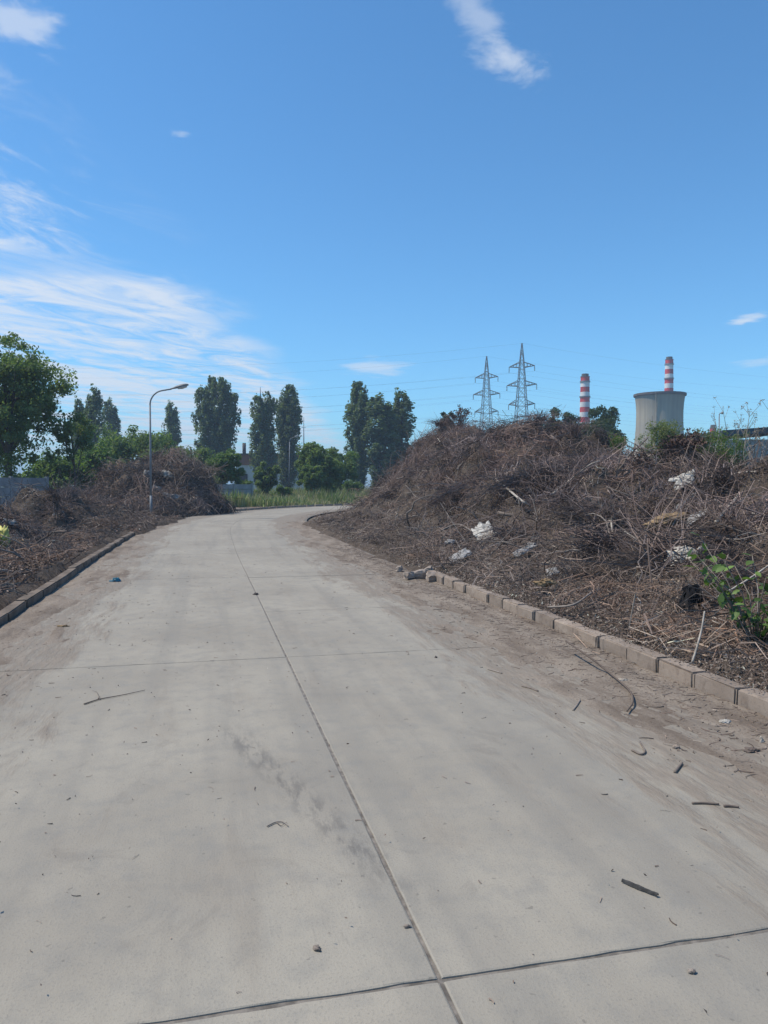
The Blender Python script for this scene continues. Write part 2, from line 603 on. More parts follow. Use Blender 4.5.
M_LENS = simple_mat('lamp_lens', (0.45, 0.46, 0.45), 0.25, 0.1, 4.0, spec=0.5)
M_PALEWOOD = simple_mat('bleached_wood', (0.42, 0.37, 0.31), 0.9, 0.3, 12.0, bump=0.01)

# ------------------------------------------------------------------ the road line
_ctrl = np.array([(3.55, -12), (2.15, -6), (0.75, 0), (-1.58, 10), (-3.9, 20), (-5.95, 30), (-6.75, 38), (-6.3, 45),
                  (-4.6, 52), (-1.4, 58.3), (3.4, 62.6), (9.5, 65), (18, 66.5), (30, 67.5), (45, 68)], float)


def catmull(c, per=24):
    out = []
    for i in range(1, len(c) - 2):
        p0, p1, p2, p3 = c[i - 1], c[i], c[i + 1], c[i + 2]
        for t in np.arange(per) / per:
            out.append(0.5 * ((2 * p1) + (-p0 + p2) * t + (2 * p0 - 5 * p1 + 4 * p2 - p3) * t * t + (-p0 + 3 * p1 - 3 * p2 + p3) * t ** 3))
    return np.array(out)


PATH = catmull(_ctrl)
_d = np.r_[0, np.cumsum(np.linalg.norm(np.diff(PATH, axis=0), axis=1))]
_d -= _d[np.argmin(np.abs(PATH[:, 1]))]
S_MIN, S_MAX = _d[0] + 0.1, _d[-1] - 0.1
_tan = norm(np.gradient(PATH, axis=0))


def road(s, t):
    """(s along, t to the right) -> x, y"""
    s = np.asarray(s, float)
    t = np.asarray(t, float)
    x = np.interp(s, _d, PATH[:, 0])
    y = np.interp(s, _d, PATH[:, 1])
    tx = np.interp(s, _d, _tan[:, 0])
    ty = np.interp(s, _d, _tan[:, 1])
    L = np.hypot(tx, ty)
    return x + ty / L * t, y - tx / L * t


def road_st(x, y):
    x = np.atleast_1d(np.asarray(x, float))
    y = np.atleast_1d(np.asarray(y, float))
    so, to = np.empty_like(x), np.empty_like(x)
    for k in range(0, len(x), 4000):
        dx = x[k:k + 4000, None] - PATH[None, :, 0]
        dy = y[k:k + 4000, None] - PATH[None, :, 1]
        i = np.argmin(dx * dx + dy * dy, 1)
        r = np.arange(len(i))
        along = dx[r, i] * _tan[i, 0] + dy[r, i] * _tan[i, 1]
        so[k:k + 4000] = _d[i] + along
        to[k:k + 4000] = dx[r, i] * _tan[i, 1] - dy[r, i] * _tan[i, 0]
    return so, to


def grid_quads(ns, nt):
    i = np.arange(ns - 1)[:, None]
    j = np.arange(nt - 1)[None]
    return np.stack([i * nt + j, i * nt + j + 1, (i + 1) * nt + j + 1, (i + 1) * nt + j], -1).reshape(-1, 4)[:, ::-1]


# ------------------------------------------------------------------ ground
def build_ground():
    a = np.r_[np.arange(-40, 40.1, 1.6)]
    ext = np.array([50, 65, 85, 110, 150, 210, 300, 450, 700, 1100, 1800, 2500.])
    xs = np.r_[-ext[::-1], a, ext]
    ys = np.r_[-ext[::-1], np.arange(-40, 110.1, 2.0), ext[ext > 110]]
    X, Y = np.meshgrid(xs, ys, indexing='ij')
    Z = np.full_like(X, -0.08) - 0.0
    fx, fy = X.ravel(), Y.ravel()
    green = sstep(np.abs(fx + 2), 18, 30) + sstep(fy, 62, 70)
    green = np.clip(green, 0, 1)[:, None]
    dirt = np.array([[0.17, 0.135, 0.108]])
    gr = np.array([[0.085, 0.105, 0.042]])
    col = dirt * (1 - green) + gr * green
    me = mesh_np('ground', np.stack([fx, fy, Z.ravel()], -1), grid_quads(len(xs), len(ys))[:, ::-1], M_GROUND, True, col)
    # upward normals
    if me.polygons[0].normal.z < 0:
        me.flip_normals()
    o = link('ground', me)
    tag(o, 'bare brown soil and rough grass around the road', kind='structure')


def up(me):
    n = np.empty(len(me.polygons) * 3, np.float32)
    me.polygons.foreach_get('normal', n)
    if n.reshape(-1, 3)[:, 2].sum() < 0:
        me.flip_normals()
    return me


def build_road():
    HALF = 2.95
    ss = np.arange(S_MIN, S_MAX, 0.5)
    tt = np.array([-3.05, 0, 3.05])
    S, TT = np.meshgrid(ss, tt, indexing='ij')
    x, y = road(S, TT)
    me = up(mesh_np('road', np.stack([x, y, np.full_like(x, -0.0052)], -1).reshape(-1, 3), grid_quads(len(ss), 3), M_JOINT, True))
    ro = tag(link('road', me), 'dirty joint bed under the concrete carriageway slabs', kind='structure')
    far = list(np.arange(18.5, S_MAX - 3, 4.8))
    jl = [-7.1, -2.3, 2.5, 7.3, 13.75] + far
    jr = [-7.1, -2.3, 2.5, 7.3, 9.95, 13.6] + far
    rg = np.random.default_rng(3)
    for side, js in ((-1, jl), (1, jr)):
        for k in range(len(js) - 1):
            g = 0.0055
            s0, s1 = js[k] + g, js[k + 1] - g
            near = s0 < 12
            ds, dt = (0.07, 0.06) if near else (0.4, 0.6)
            sv = np.linspace(s0, s1, max(3, int((s1 - s0) / ds)))
            tv = np.linspace(g, HALF, max(3, int(HALF / dt))) * 1.0
            tv = tv if side > 0 else -tv[::-1]
            if near:
                sv = np.sort(np.r_[sv, s0 + 0.010, s1 - 0.010])
                tv = np.sort(np.r_[tv, side * (g + 0.008)])
            S, TT = np.meshgrid(sv, tv, indexing='ij')
            S, TT = S.copy(), TT.copy()
            Z = (fbm(S * 0.5, TT * 0.5, 5, 3) - 0.5) * 0.008
            if near:
                # ragged arrises along the joints
                ch = lambda q, sd: (fbm(q * 9, q * 0 + sd, sd, 4) ** 2) * 0.013
                S[0] += ch(tv, 11 + k)
                S[-1] -= ch(tv, 31 + k)
                c0 = 0 if side > 0 else -1
                TT[:, c0] += side * ch(sv, 51 + k) * 0.6
                for e in (0, -1):
                    Z[e] -= 0.003
                Z[:, c0] -= 0.003
            Z += rg.uniform(-0.001, 0.001)
            x, y = road(S, TT)
            ns, nt = S.shape
            top = np.stack([x, y, Z], -1)
            v = top.reshape(-1, 3)
            q = grid_quads(ns, nt)
            # skirt
            idx = np.arange(ns * nt).reshape(ns, nt)
            loop = np.r_[idx[0, :], idx[1:, -1], idx[-1, -2::-1], idx[-2:0:-1, 0]]
            low = v[loop].copy()
            low[:, 2] = -0.06
            o_ = len(v)
            n = len(loop)
            sk = np.stack([loop, np.roll(loop, -1), o_ + np.roll(np.arange(n), -1), o_ + np.arange(n)], -1)
            vv = np.concatenate([v, low])
            st = np.concatenate([np.stack([S.ravel(), TT.ravel()], -1), np.stack([S.ravel(), TT.ravel()], -1)[loop]])
            me = mesh_np('slab', vv, np.concatenate([q, sk[:, ::-1]]), M_SLAB, False, st=st)
            up(me)
            link('slab', me, ro)


def build_kerb(side, s0, s1, L, label, lift=0.0, wob=0.01, seed=1, mat=None):
    """bed strip + one stone per piece"""
    rg = np.random.default_rng(seed)
    ss = np.arange(s0 - 0.2, s1 + 0.3, 0.5)
    tt = np.array([2.98, 3.16]) * side
    S, TT = np.meshgrid(ss, tt, indexing='ij')
    x, y = road(S, TT)
    me = up(mesh_np('kerb', np.stack([x, y, np.full_like(x, 0.005)], -1).reshape(-1, 3), grid_quads(len(ss), 2), M_JOINT))
    root = tag(link('kerb', me), label, kind='structure')
    s = s0
    while s < s1:
        ln = L * rg.uniform(0.97, 1.02)
        w, h = 0.15, 0.155 + lift
        c = s + ln / 2
        bm = bmesh.new()
        bmesh.ops.create_cube(bm, size=1.0)
        for v in bm.verts:
            v.co.x *= ln - 0.018
            v.co.y *= w
            v.co.z *= h
        # chamfer on the road side + rounded arrises
        bmesh.ops.bevel(bm, geom=bm.edges[:], offset=0.014, segments=2, affect='EDGES')
        for v in bm.verts:
            v.co += Vector((rg.uniform(-1, 1), rg.uniform(-1, 1), rg.uniform(-1, 1))) * 0.005
        me = bpy.data.meshes.new('kerb_stone')
        bm.to_mesh(me)
        bm.free()
        me.materials.append(mat or M_KERB)
        x0, y0 = road(s, 0)
        x1, y1 = road(s + ln, 0)
        X, Y = road(c, side * (3.06 + rg.normal(0, wob)))
        o = link('kerb_stone', me, root)
        o.location = (float(X), float(Y), h / 2 - 0.02 + rg.normal(0, wob * 0.5))
        o.rotation_euler = (rg.normal(0, wob * 2), rg.normal(0, wob), math.atan2(float(y1 - y0), float(x1 - x0)) + rg.normal(0, wob))
        s += ln
    return root


def dirt_mat():
    m, T, b = new_mat('silt_and_crumbs', 0.95, 0.15)
    st = T.attr('st').outputs['Vector']
    S, TT = T.sep(st)[:2]
    n1 = T.noise(T.comb(T.math('MULTIPLY', S, 0.9), T.math('MULTIPLY', TT, 3.0), 0), 1.0, 6, 0.65)
    n2 = T.noise(st, 40.0, 5, 0.7)
    c = T.mix(T.step(n1, 0.32, 0.66), (0.160, 0.126, 0.097), (0.285, 0.238, 0.190))
    c = T.mix(T.math('MULTIPLY', T.step(n2, 0.46, 0.7), 0.55), c, (0.10, 0.074, 0.058))
    T.put(b.inputs['Base Color'], c)
    T.put(b.inputs['Normal'], T.bump(n2, 0.8, 0.012))
    return m


M_DIRT = dirt_mat()


def drift_h(S, TT, lo, hi, bias, seed):
    w = sstep(TT, lo, hi)
    big = fbm(S * 0.55, TT * 2.4, seed, 4) - 0.5
    mid = fbm(S * 2.2, TT * 7.0, seed + 7, 4) - 0.5
    fine = fbm(S * 14, TT * 16, seed + 9, 3) - 0.5
    z = 0.036 * (w - bias + 1.5 * big + 0.8 * mid) + 0.010 * fine
    z = np.minimum(z, 0.045)
    return np.where(z < -0.012, -0.012, z) + 0.001


DR_R = (1.5, 2.9, 0.54, 91)
DR_L = (1.7, 3.0, 0.74, 97)


def road_top(s, t):
    z = np.where(t > 0, drift_h(s, np.abs(t), *DR_R), drift_h(s, np.abs(t), *DR_L))
    return np.maximum(z, 0.003)


def build_drift(side, s0, s1, label, lo, hi, bias, seed):
    sv = np.r_[np.arange(s0, 14, 0.035), np.arange(14, s1, 0.12)]
    tv = np.arange(lo, 2.985, 0.035)
    S, TT = np.meshgrid(sv, tv, indexing='ij')
    z = drift_h(S, TT, lo, hi, bias, seed)
    x, y = road(S, TT * side)
    me = up(mesh_np('dirt_drift', np.stack([x, y, z], -1).reshape(-1, 3), grid_quads(len(sv), len(tv)), M_DIRT, True,
                    st=np.stack([S.ravel(), TT.ravel() * side], -1)))
    tag(link('dirt_drift', me), label, 'dirt', kind='stuff')


build_ground()
build_road()
build_drift(1, 0.5, 34, 'brown silt and crumbs drifted along the short kerb stones', *DR_R)
build_drift(-1, 1.0, 34, 'brown silt drifted along the grey kerb below the lamp', *DR_L)
build_kerb(1, -3.0, 12.6, 0.5, 'row of short weathered kerb stones at the foot of the tall brush heap', seed=4, wob=0.013)
build_kerb(-1, 2.0, 25.0, 1.0, 'grey kerb stones along the low debris row by the street lamp', seed=5, wob=0.008, mat=M_KERBSHADE, lift=-0.025)
build_kerb(-1, 43.0, 80.0, 1.0, 'far kerb round the outside of the bend by the tall grass', seed=6, wob=0.012)


# ------------------------------------------------------------------ heap shapes
def H_right(s, t):
    tf = np.interp(s, [-5, 12, 15, 30, 33.5, 36, 40, 44, 50], [3.12, 3.12, 3.0, 2.9, 3.2, 4.6, 5.0, 4.2, 5.5])
    tf = tf + (fbm(s * 0.9, s * 0 + 3, 21, 3) - 0.5) * np.where(s > 12.8, 1.0, 0.0)
    tc = np.interp(s, [-5, 8, 20, 34, 40, 50], [11.0, 10.6, 10.0, 9.6, 10.2, 12])
    hc = np.interp(s, [-5, 5, 10, 15.5, 19, 22, 24.5, 27, 29.5, 32, 34.6, 36.5, 39, 42, 45, 48, 50],
                   [1.5, 1.75, 1.95, 1.65, 1.85, 2.65, 3.2, 3.45, 3.3, 3.7, 4.35, 4.1, 3.4, 2.7, 1.9, 0.8, 0.0])
    u = (t - tf) / (tc - tf)
    f = np.interp(u, [-0.05, 0, 0.14, 0.30, 0.45, 0.62, 0.8, 0.93, 1.06, 1.25, 1.7, 2.2],
                  [0, 0.0, 0.03, 0.12, 0.30, 0.56, 0.80, 0.95, 1.0, 0.93, 0.5, 0.0])
    inside = sstep(u, 0, 0.04)
    n = fbm(s * 0.45, t * 0.45, 2, 4) - 0.5
    n2 = np.abs(fbm(s * 1.1, t * 1.1, 9, 4) - 0.5) * 2
    n3 = fbm(s * 3.2, t * 3.2, 15, 3) - 0.5
    amp = np.clip(f * 1.6, 0.10, 1.0)
    z = -0.05 + inside * (0.15 + hc * f + amp * (n * 1.45 + (n2 - 0.35) * 1.3 + n3 * 0.28))
    z = np.where(u > 2.1, -0.12, z)
    return np.where(inside > 0.0, np.maximum(z, np.where(u > 0, 0.06 * inside - 0.06, -0.12)), -0.12)


def H_left(s, t):
    """low row of debris behind the left kerb; t given positive outwards"""
    u = t - np.interp(s, [24, 27, 36], [3.12, 2.75, 2.6]) - np.where(s > 24.5, (fbm(s * 0.8, s * 0 + 1.5, 52, 3) - 0.5) * 1.1, 0.0)
    ridge = np.interp(s, [0, 6, 10, 14, 18, 21, 24, 28, 32, 36, 38], [0.4, 0.6, 0.85, 0.9, 0.85, 1.0, 0.95, 0.95, 0.7, 0.35, 0.0])
    tr = np.interp(s, [0, 12, 24, 36], [4.2, 3.9, 3.5, 2.6])
    d = (u - tr)
    rr = np.where(d < 0, 1.35, 2.0)
    bumpf = np.exp(-(d / rr) ** 2 * 1.2) * ridge
    n = fbm(s * 0.6, t * 0.6, 41, 4) - 0.5
    n2 = np.abs(fbm(s * 1.3, t * 1.3, 47, 4) - 0.5) * 2
    n3 = fbm(s * 3.2, t * 3.2, 49, 3) - 0.5
    inside = sstep(u, 0, 0.15) * sstep(7.5 - u, 0, 1.5) * sstep(38 - s, 0, 1.5)
    z = 0.12 + bumpf * 0.85 + (0.15 + 0.9 * bumpf) * (n * 1.5 + (n2 - 0.3) * 1.2) + n3 * 0.15
    return -0.1 + inside * (np.maximum(z, 0.05) + 0.1)


MC = (-12.35, 43.5)


def H_mound(x, y):
    dx, dy = (x - MC[0]), (y - MC[1])
    r = np.hypot(dx / np.where(dx > 0, 3.4, 4.6), dy / 5.0)
    r = r + (fbm(x * 0.5, y * 0.5, 61, 3) - 0.5) * 0.35
    f = np.clip(1 - r, 0, 1)
    f = np.interp(f, [0, 0.15, 0.5, 0.75, 1], [0, 0.22, 0.72, 0.93, 1.0])
    sh = np.clip(f * 4, 0, 1) * 0.7 * np.exp(-((x + 15.0) / 0.9) ** 2 - ((y - 41.5) / 1.6) ** 2)
    n = fbm(x * 0.9, y * 0.9, 63, 4) - 0.5
    n2 = np.abs(fbm(x * 1.5, y * 1.5, 65, 4) - 0.5) * 2
    z = 3.1 * f + np.clip(f * 2, 0, 1) * (n * 1.7 + (n2 - 0.3) * 1.5) + sh
    return np.where(f > 0, z, -0.12)


def heap_right_pt(s, t):
    x, y = road(s, t)
    return np.stack([x, y, H_right(s, t)], -1)


def heap_left_pt(s, t):
    x, y = road(s, -t)
    return np.stack([x, y, H_left(s, t)], -1)


def mound_pt(x, y):
    return np.stack([x, y, H_mound(x, y)], -1)


def surf_normal(fn, a, b, e=0.12):
    A = fn(a + e, b) - fn(a - e, b)
    B = fn(a, b + e) - fn(a, b - e)
    n = norm(np.cross(A, B))
    return np.where(n[:, 2:3] < 0, -n, n)


def core_mesh(fn, a, b):
    A, B = np.meshgrid(a, b, indexing='ij')
    v = fn(A.ravel(), B.ravel())
    return up(mesh_np('soil_core', v, grid_quads(len(a), len(b)), M_SOIL, True))


PAL = np.array([(0.205, 0.165, 0.138), (0.165, 0.128, 0.108), (0.265, 0.215, 0.178), (0.13, 0.10, 0.085),
                (0.215, 0.185, 0.168), (0.36, 0.31, 0.255), (0.20, 0.145, 0.115), (0.46, 0.41, 0.35)]) * np.array([1.12, 1.06, 1.02])
PALW = np.array([0.24, 0.24, 0.14, 0.17, 0.13, 0.035, 0.035, 0.01])


def twig_bundles(fn, a, b, rg, per, length, radius, spread=0.55, lift=0.12, tint=None, K=4, down=0.5):
    """bundles of curved twigs lying on / out of a surface; a, b surface parameters of the bundle centres"""
    n = len(a)
    p = fn(a, b)
    nr = surf_normal(fn, a, b)
    rv = rg.normal(size=(n, 3))
    dn = np.array([[0, 0, -1.0]])
    dn = dn - nr * (nr * dn).sum(1, keepdims=True)
    tang = norm(rv - nr * (nr * rv).sum(1, keepdims=True))
    d = norm(tang + dn * rg.uniform(-down, down * 2, (n, 1)) + nr * rg.uniform(-0.05, lift * 2, (n, 1)))
    hue = PAL[rg.choice(len(PAL), n, p=PALW)] * np.clip(-0.35 + 2.6 * fbm(p[:, 0] * 0.7, p[:, 1] * 0.7 + p[:, 2], 88, 3), 0.32, 1.7)[:, None]
    hue *= np.where(fbm(p[:, 0] * 0.4, p[:, 1] * 0.4 + p[:, 2], 93, 2)[:, None] > 0.56, np.array([[1.06, 0.95, 0.86]]), 1.0)
    L = length[0] + (length[1] - length[0]) * rg.random(n) ** 1.6
    # expand
    i = np.repeat(np.arange(n), per)
    N = len(i)
    D = norm(d[i] + rg.normal(size=(N, 3)) * spread * 0.5)
    base = p[i] + rg.normal(size=(N, 3)) * (L[i] * 0.22)[:, None] * np.array([[1, 1, 0.45]]) + nr[i] * rg.uniform(-0.06, lift, (N, 1))
    l = L[i] * rg.uniform(0.5, 1.25, N)
    bend = norm(rg.normal(size=(N, 3))) * (l * rg.uniform(0.1, 0.7, N))[:, None]
    bend2 = norm(rg.normal(size=(N, 3))) * (l * 0.09)[:, None]
    tt = np.linspace(-0.5, 0.5, K)
    P = base[:, None] + D[:, None] * (l[:, None] * tt)[:, :, None] + bend[:, None] * (0.25 - tt ** 2)[None, :, None] * 2 \
        + bend2[:, None] * np.sin(tt * 9)[None, :, None]
    r0 = radius[0] + (radius[1] - radius[0]) * rg.random(N) ** 2.2
    R = r0[:, None] * np.linspace(1.0, 0.45, K)[None]
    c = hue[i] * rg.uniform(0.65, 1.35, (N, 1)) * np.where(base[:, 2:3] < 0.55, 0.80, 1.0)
    odd = rg.random(N) < 0.3
    c[odd] = PAL[rg.choice(len(PAL), odd.sum(), p=PALW)] * rg.uniform(0.8, 1.25, (odd.sum(), 1))
    if tint is not None:
        c = c * np.asarray(tint)
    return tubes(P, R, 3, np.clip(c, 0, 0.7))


def litter(fn, a, b, rg, size=(0.02, 0.06), pal=None):
    n = len(a)
    p = fn(a, b)
    nr = surf_normal(fn, a, b)
    nr = norm(nr + rg.normal(size=(n, 3)) * 0.55)
    p = p + nr * rg.uniform(0.0, 0.05, (n, 1))
    rv = norm(np.cross(nr, rg.normal(size=(n, 3))))
    w = np.cross(nr, rv)
    l = rg.uniform(*size, n)[:, None]
    asp = rg.uniform(0.10, 0.55, (n, 1))
    cup = nr * l * rg.uniform(-0.2, 0.35, (n, 1))
    v = np.stack([p - rv * l, p + w * l * asp + cup, p + rv * l, p - w * l * asp + cup], 1).reshape(-1, 3)
    f = np.arange(n * 4).reshape(n, 4)
    pal = PAL if pal is None else pal
    c = pal[rg.integers(0, len(pal), n)] * rg.uniform(0.6, 1.4, (n, 1))
    return v, f, np.repeat(np.clip(c, 0, 0.55), 4, axis=0)


def branch_variant(rg, K=8):
    """a gnarled bough about one metre long along +X, with side shoots"""
    pts = [np.zeros(3)]
    d = np.array([1.0, 0, 0])
    for k in range(K - 1):
        d = norm(d + rg.normal(size=3) * np.array([0.1, 0.28, 0.28]))
        pts.append(pts[-1] + d / (K - 1))
    pts = np.array(pts)
    r = np.linspace(0.016, 0.006, K) * rg.uniform(0.85, 1.2)
    parts = [tube1(pts, list(r), 5)]
    for q in range(rg.integers(1, 4)):
        k = rg.integers(2, K - 2)
        dd = norm(d + rg.normal(size=3) * 0.7 + np.array([0.6, 0, 0]))
        l = rg.uniform(0.2, 0.5)
        e = pts[k] + dd * l * 0.5 + rg.normal(size=3) * 0.04
        e2 = e + norm(dd + rg.normal(size=3) * 0.4) * l * 0.5
        parts.append(tube1([pts[k], e, e2], [r[k] * 0.65, r[k] * 0.45, r[k] * 0.2], 4))
    v, f, _ = join_parts(parts)
    v = v - np.array([0.5, 0, 0])
    return mesh_np('branch', v, f, M_BRANCH, True)


_rb = np.random.default_rng(77)
BRANCHES = [branch_variant(_rb) for _ in range(14)]


def lay_branches(parent, fn, a, b, rg, length=(0.8, 2.4), lift=0.1, thick=(0.7, 1.6)):
    p = fn(a, b)
    nr = surf_normal(fn, a, b, 0.35)
    for i in range(len(a)):
        rv = rg.normal(size=3)
        n = nr[i]
        tg = norm(rv - n * (n @ rv))
        tg = norm(tg + n * rg.uniform(-0.02, 0.30))
        w = norm(np.cross(n, tg))
        n2 = np.cross(tg, w)
        L = rg.uniform(*length) if rg.random() > 0.25 else length[0]
        k = rg.uniform(*thick) * (1.9 if rg.random() < 0.15 else 1.0)
        o = link('branch', BRANCHES[rg.integers(len(BRANCHES))], parent, local=False)
        Mx = Matrix(((tg[0] * L, w[0] * k * L ** 0.5, n2[0] * k * L ** 0.5, p[i, 0] + n[0] * lift),
                     (tg[1] * L, w[1] * k * L ** 0.5, n2[1] * k * L ** 0.5, p[i, 1] + n[1] * lift),
                     (tg[2] * L, w[2] * k * L ** 0.5, n2[2] * k * L ** 0.5, p[i, 2] + n[2] * lift), (0, 0, 0, 1)))
        o.matrix_local = Mx
        # matrix_local ignores the parent inverse, so place relative to the parent's base
        o.matrix_parent_inverse = Matrix.Translation(parent.location).inverted()
        o.matrix_basis = Mx


def bundle_variant(rg, N=75, K=5):
    t = np.linspace(0, 1, K)
    d = norm(np.c_[np.ones(N), rg.normal(size=(N, 2)) * 0.42])
    l = rg.uniform(0.45, 1.1, N)
    b0 = rg.normal(size=(N, 3)) * np.array([[0.16, 0.10, 0.06]])
    bend = rg.normal(size=(N, 3)) * 0.16
    P = b0[:, None] + d[:, None] * (l[:, None] * t)[:, :, None] + bend[:, None] * (t ** 2)[None, :, None]
    P[:, :, 2] -= 0.22 * t[None] ** 2 * l[:, None]
    P += rg.normal(size=P.shape) * 0.015
    R = rg.uniform(0.003, 0.010, N)[:, None] * np.linspace(1.0, 0.35, K)
    c = PAL[rg.choice(5, N)] * rg.uniform(0.5, 1.2, (N, 1)) * np.array([[0.95, 0.92, 0.95]])
    v, f, cc = tubes(P, R, 3, c)
    return mesh_np('brush_bundle', v, f, M_BUNDLE, False, cc)


M_BUNDLE = col_mat('brushwood', 0.92, rnd=0.4)
BUNDLES = [bundle_variant(_rb) for _ in range(10)]


def lay_bundles(parent, fn, a, b, rg, size=(0.7, 1.5), lift=0.18):
    p = fn(a, b)
    nr = surf_normal(fn, a, b, 0.4)
    for i in range(len(a)):
        n = nr[i]
        rv = rg.normal(size=3) + np.array([0, 0, -0.9])
        tg = norm(rv - n * (n @ rv))
        tg = norm(tg + n * rg.uniform(0.0, 0.35))
        w = norm(np.cross(n, tg))
        n2 = np.cross(tg, w)
        L = rg.uniform(*size)
        q = p[i] + n * lift * L - tg * 0.4 * L
        o = link('brush_bundle', BUNDLES[rg.integers(len(BUNDLES))], parent, local=False)
        o.matrix_parent_inverse = Matrix.Translation(parent.location).inverted()
        o.matrix_basis = Matrix([[tg[k] * L, w[k] * L, n2[k] * L, q[k]] for k in range(3)] + [[0, 0, 0, 1]])


def leaf_quads(clumps, per, size, rg, pal, zs=0.85):
    """clumps (n,4) centre + radius -> leaf faces spread in each clump, thicker towards its skin"""
    n = len(clumps)
    i = np.repeat(np.arange(n), per)
    N = len(i)
    d = norm(rg.normal(size=(N, 3)))
    r = rg.random(N) ** 0.45
    p = clumps[i, :3] + d * (clumps[i, 3] * r)[:, None] * np.array([[1, 1, zs]])
    nr = norm(d * 0.7 + rg.normal(size=(N, 3)) * 0.7 + np.array([[0, 0, 0.35]]))
    a = norm(np.cross(nr, rg.normal(size=(N, 3))))
    b = np.cross(nr, a)
    l = (rg.uniform(size[0], size[1], N))[:, None]
    w = l * rg.uniform(0.4, 0.75, (N, 1))
    cup = nr * l * 0.2
    v = np.stack([p - a * l, p + b * w + cup, p + a * l, p - b * w + cup], 1).reshape(-1, 3)
    f = np.arange(N * 4).reshape(N, 4)
    lo, hi = np.array(pal[0]), np.array(pal[1])
    cl = rg.random(n)[i][:, None] * 0.6 + rg.random((N, 1)) * 0.4
    c = lo * (1 - cl) + hi * cl
    return v, f, np.repeat(c, 4, axis=0)


def sample_by_distance(rg, n, gen, d0=9.0, power=1.5):
    """draw parameter pairs; keep nearer ones more often"""
    A, B = [], []
    tot = 0
    while tot < n:
        a, b, xy = gen(n * 2)
        d = np.hypot(xy[:, 0], xy[:, 1])
        keep = rg.random(len(a)) < np.minimum(1.0, (d0 / np.maximum(d, 1)) ** power)
        A.append(a[keep])
        B.append(b[keep])
        tot += keep.sum()
    return np.concatenate(A)[:n], np.concatenate(B)[:n]


def build_right_heap():
    rg = np.random.default_rng(11)
    root = empty('brush_heap', (6.0, 14.0, -0.05), 'tall long heap of cut branches and garden waste behind the short kerb stones', 'brush heap')
    fn = heap_right_pt
    a = np.arange(-3, 50, 0.16)
    b = np.arange(2.4, 17, 0.16)
    link('soil_core', core_mesh(fn, a, b), root)

    def gen(n):
        s = rg.uniform(0.5, 49, n)
        t = 3.4 + 9.2 * rg.random(n) ** 0.9
        x, y = road(s, t)
        z = H_right(s, t)
        vis = (z > 0.0) & (x < 0.62 * y + 1.0) & (y > 2)
        return s[vis], t[vis], np.stack([x, y], -1)[vis]

    def genfar(n):
        s, t, xy = gen(n)
        k = t > 4.6
        return s[k], t[k], xy[k]

    parts = []
    s, t = sample_by_distance(rg, 3600, gen, 9, 1.25)
    parts.append(twig_bundles(fn, s, t, rg, 12, (0.12, 0.5), (0.0025, 0.007), 1.1, 0.09))
    s, t = sample_by_distance(rg, 1300, gen, 12, 1.0)
    parts.append(twig_bundles(fn, s, t, rg, 10, (0.3, 1.0), (0.004, 0.011), 0.6, 0.16))
    s, t = sample_by_distance(rg, 300, lambda n: genfar(n), 40, 0.5)
    parts.append(twig_bundles(fn, s, t, rg, 7, (0.6, 1.5), (0.006, 0.015), 0.7, 0.16, K=7))

    # fine bristling brushwood along the crest
    def genc(n):
        s = rg.uniform(10, 47, n)
        t = rg.uniform(7.0, 10.6, n)
        x, y = road(s, t)
        vis = (H_right(s, t) > 0.5) & (x < 0.58 * y + 1)
        return s[vis], t[vis], np.stack([x, y], -1)[vis]
    s, t = sample_by_distance(rg, 1500, genc, 40, 0.5)
    parts.append(twig_bundles(fn, s, t, rg, 13, (0.4, 1.25), (0.005, 0.012), 0.7, 0.26, (0.92, 0.90, 0.98), down=0.6))
    v, f, c = join_parts(parts)
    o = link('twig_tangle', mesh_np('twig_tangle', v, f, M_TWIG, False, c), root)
    o['kind'] = 'stuff'

    # chopped dry litter on the lower slope
    def genl(n):
        s = rg.uniform(0.5, 46, n)
        t = 3.15 + 6.5 * rg.random(n) ** 1.3
        x, y = road(s, t)
        vis = (H_right(s, t) > -0.02) & (x < 0.62 * y + 1.0)
        return s[vis], t[vis], np.stack([x, y], -1)[vis]
    s, t = sample_by_distance(rg, 130000, genl, 8, 1.3)
    v, f, c = litter(fn, s, t, rg, (0.007, 0.027))
    c = c * 0.72
    o = link('dry_litter', mesh_np('dry_litter', v, f, M_LITTER, False, c), root)
    o['kind'] = 'stuff'
    s, t = sample_by_distance(rg, 290, genfar, 14, 1.0)
    lay_branches(root, fn, s, t, rg, (0.5, 1.7), 0.08, (0.6, 1.4))

    # mats of withered brown foliage
    def genm(n):
        s, t, xy = gen(n)
        k = (t > 4.6) & (fbm(s * 0.5, t * 0.5, 171, 3) > 0.52)
        return s[k], t[k], xy[k]
    s, t = sample_by_distance(rg, 330, genm, 30, 0.7)
    pp = fn(s, t)
    cl = np.c_[pp + np.array([0, 0, 0.04]), rg.uniform(0.15, 0.42, len(pp))]
    v, f, c = leaf_quads(cl, 85, (0.015, 0.045), rg, ((0.055, 0.043, 0.040), (0.135, 0.100, 0.078)), 0.45)
    o = link('withered_foliage', mesh_np('withered_foliage', v, f, M_LITTER, False, c), root)
    o['kind'] = 'stuff'

    def genb(n):
        s, t, xy = gen(n)
        k = (t > 5.4) & (fbm(s * 0.35, t * 0.5, 71, 2) > 0.45)
        return s[k], t[k], xy[k]
    s, t = sample_by_distance(rg, 210, genb, 40, 0.6)
    lay_bundles(root, fn, s, t, rg, (0.7, 1.6), 0.16)
    return root


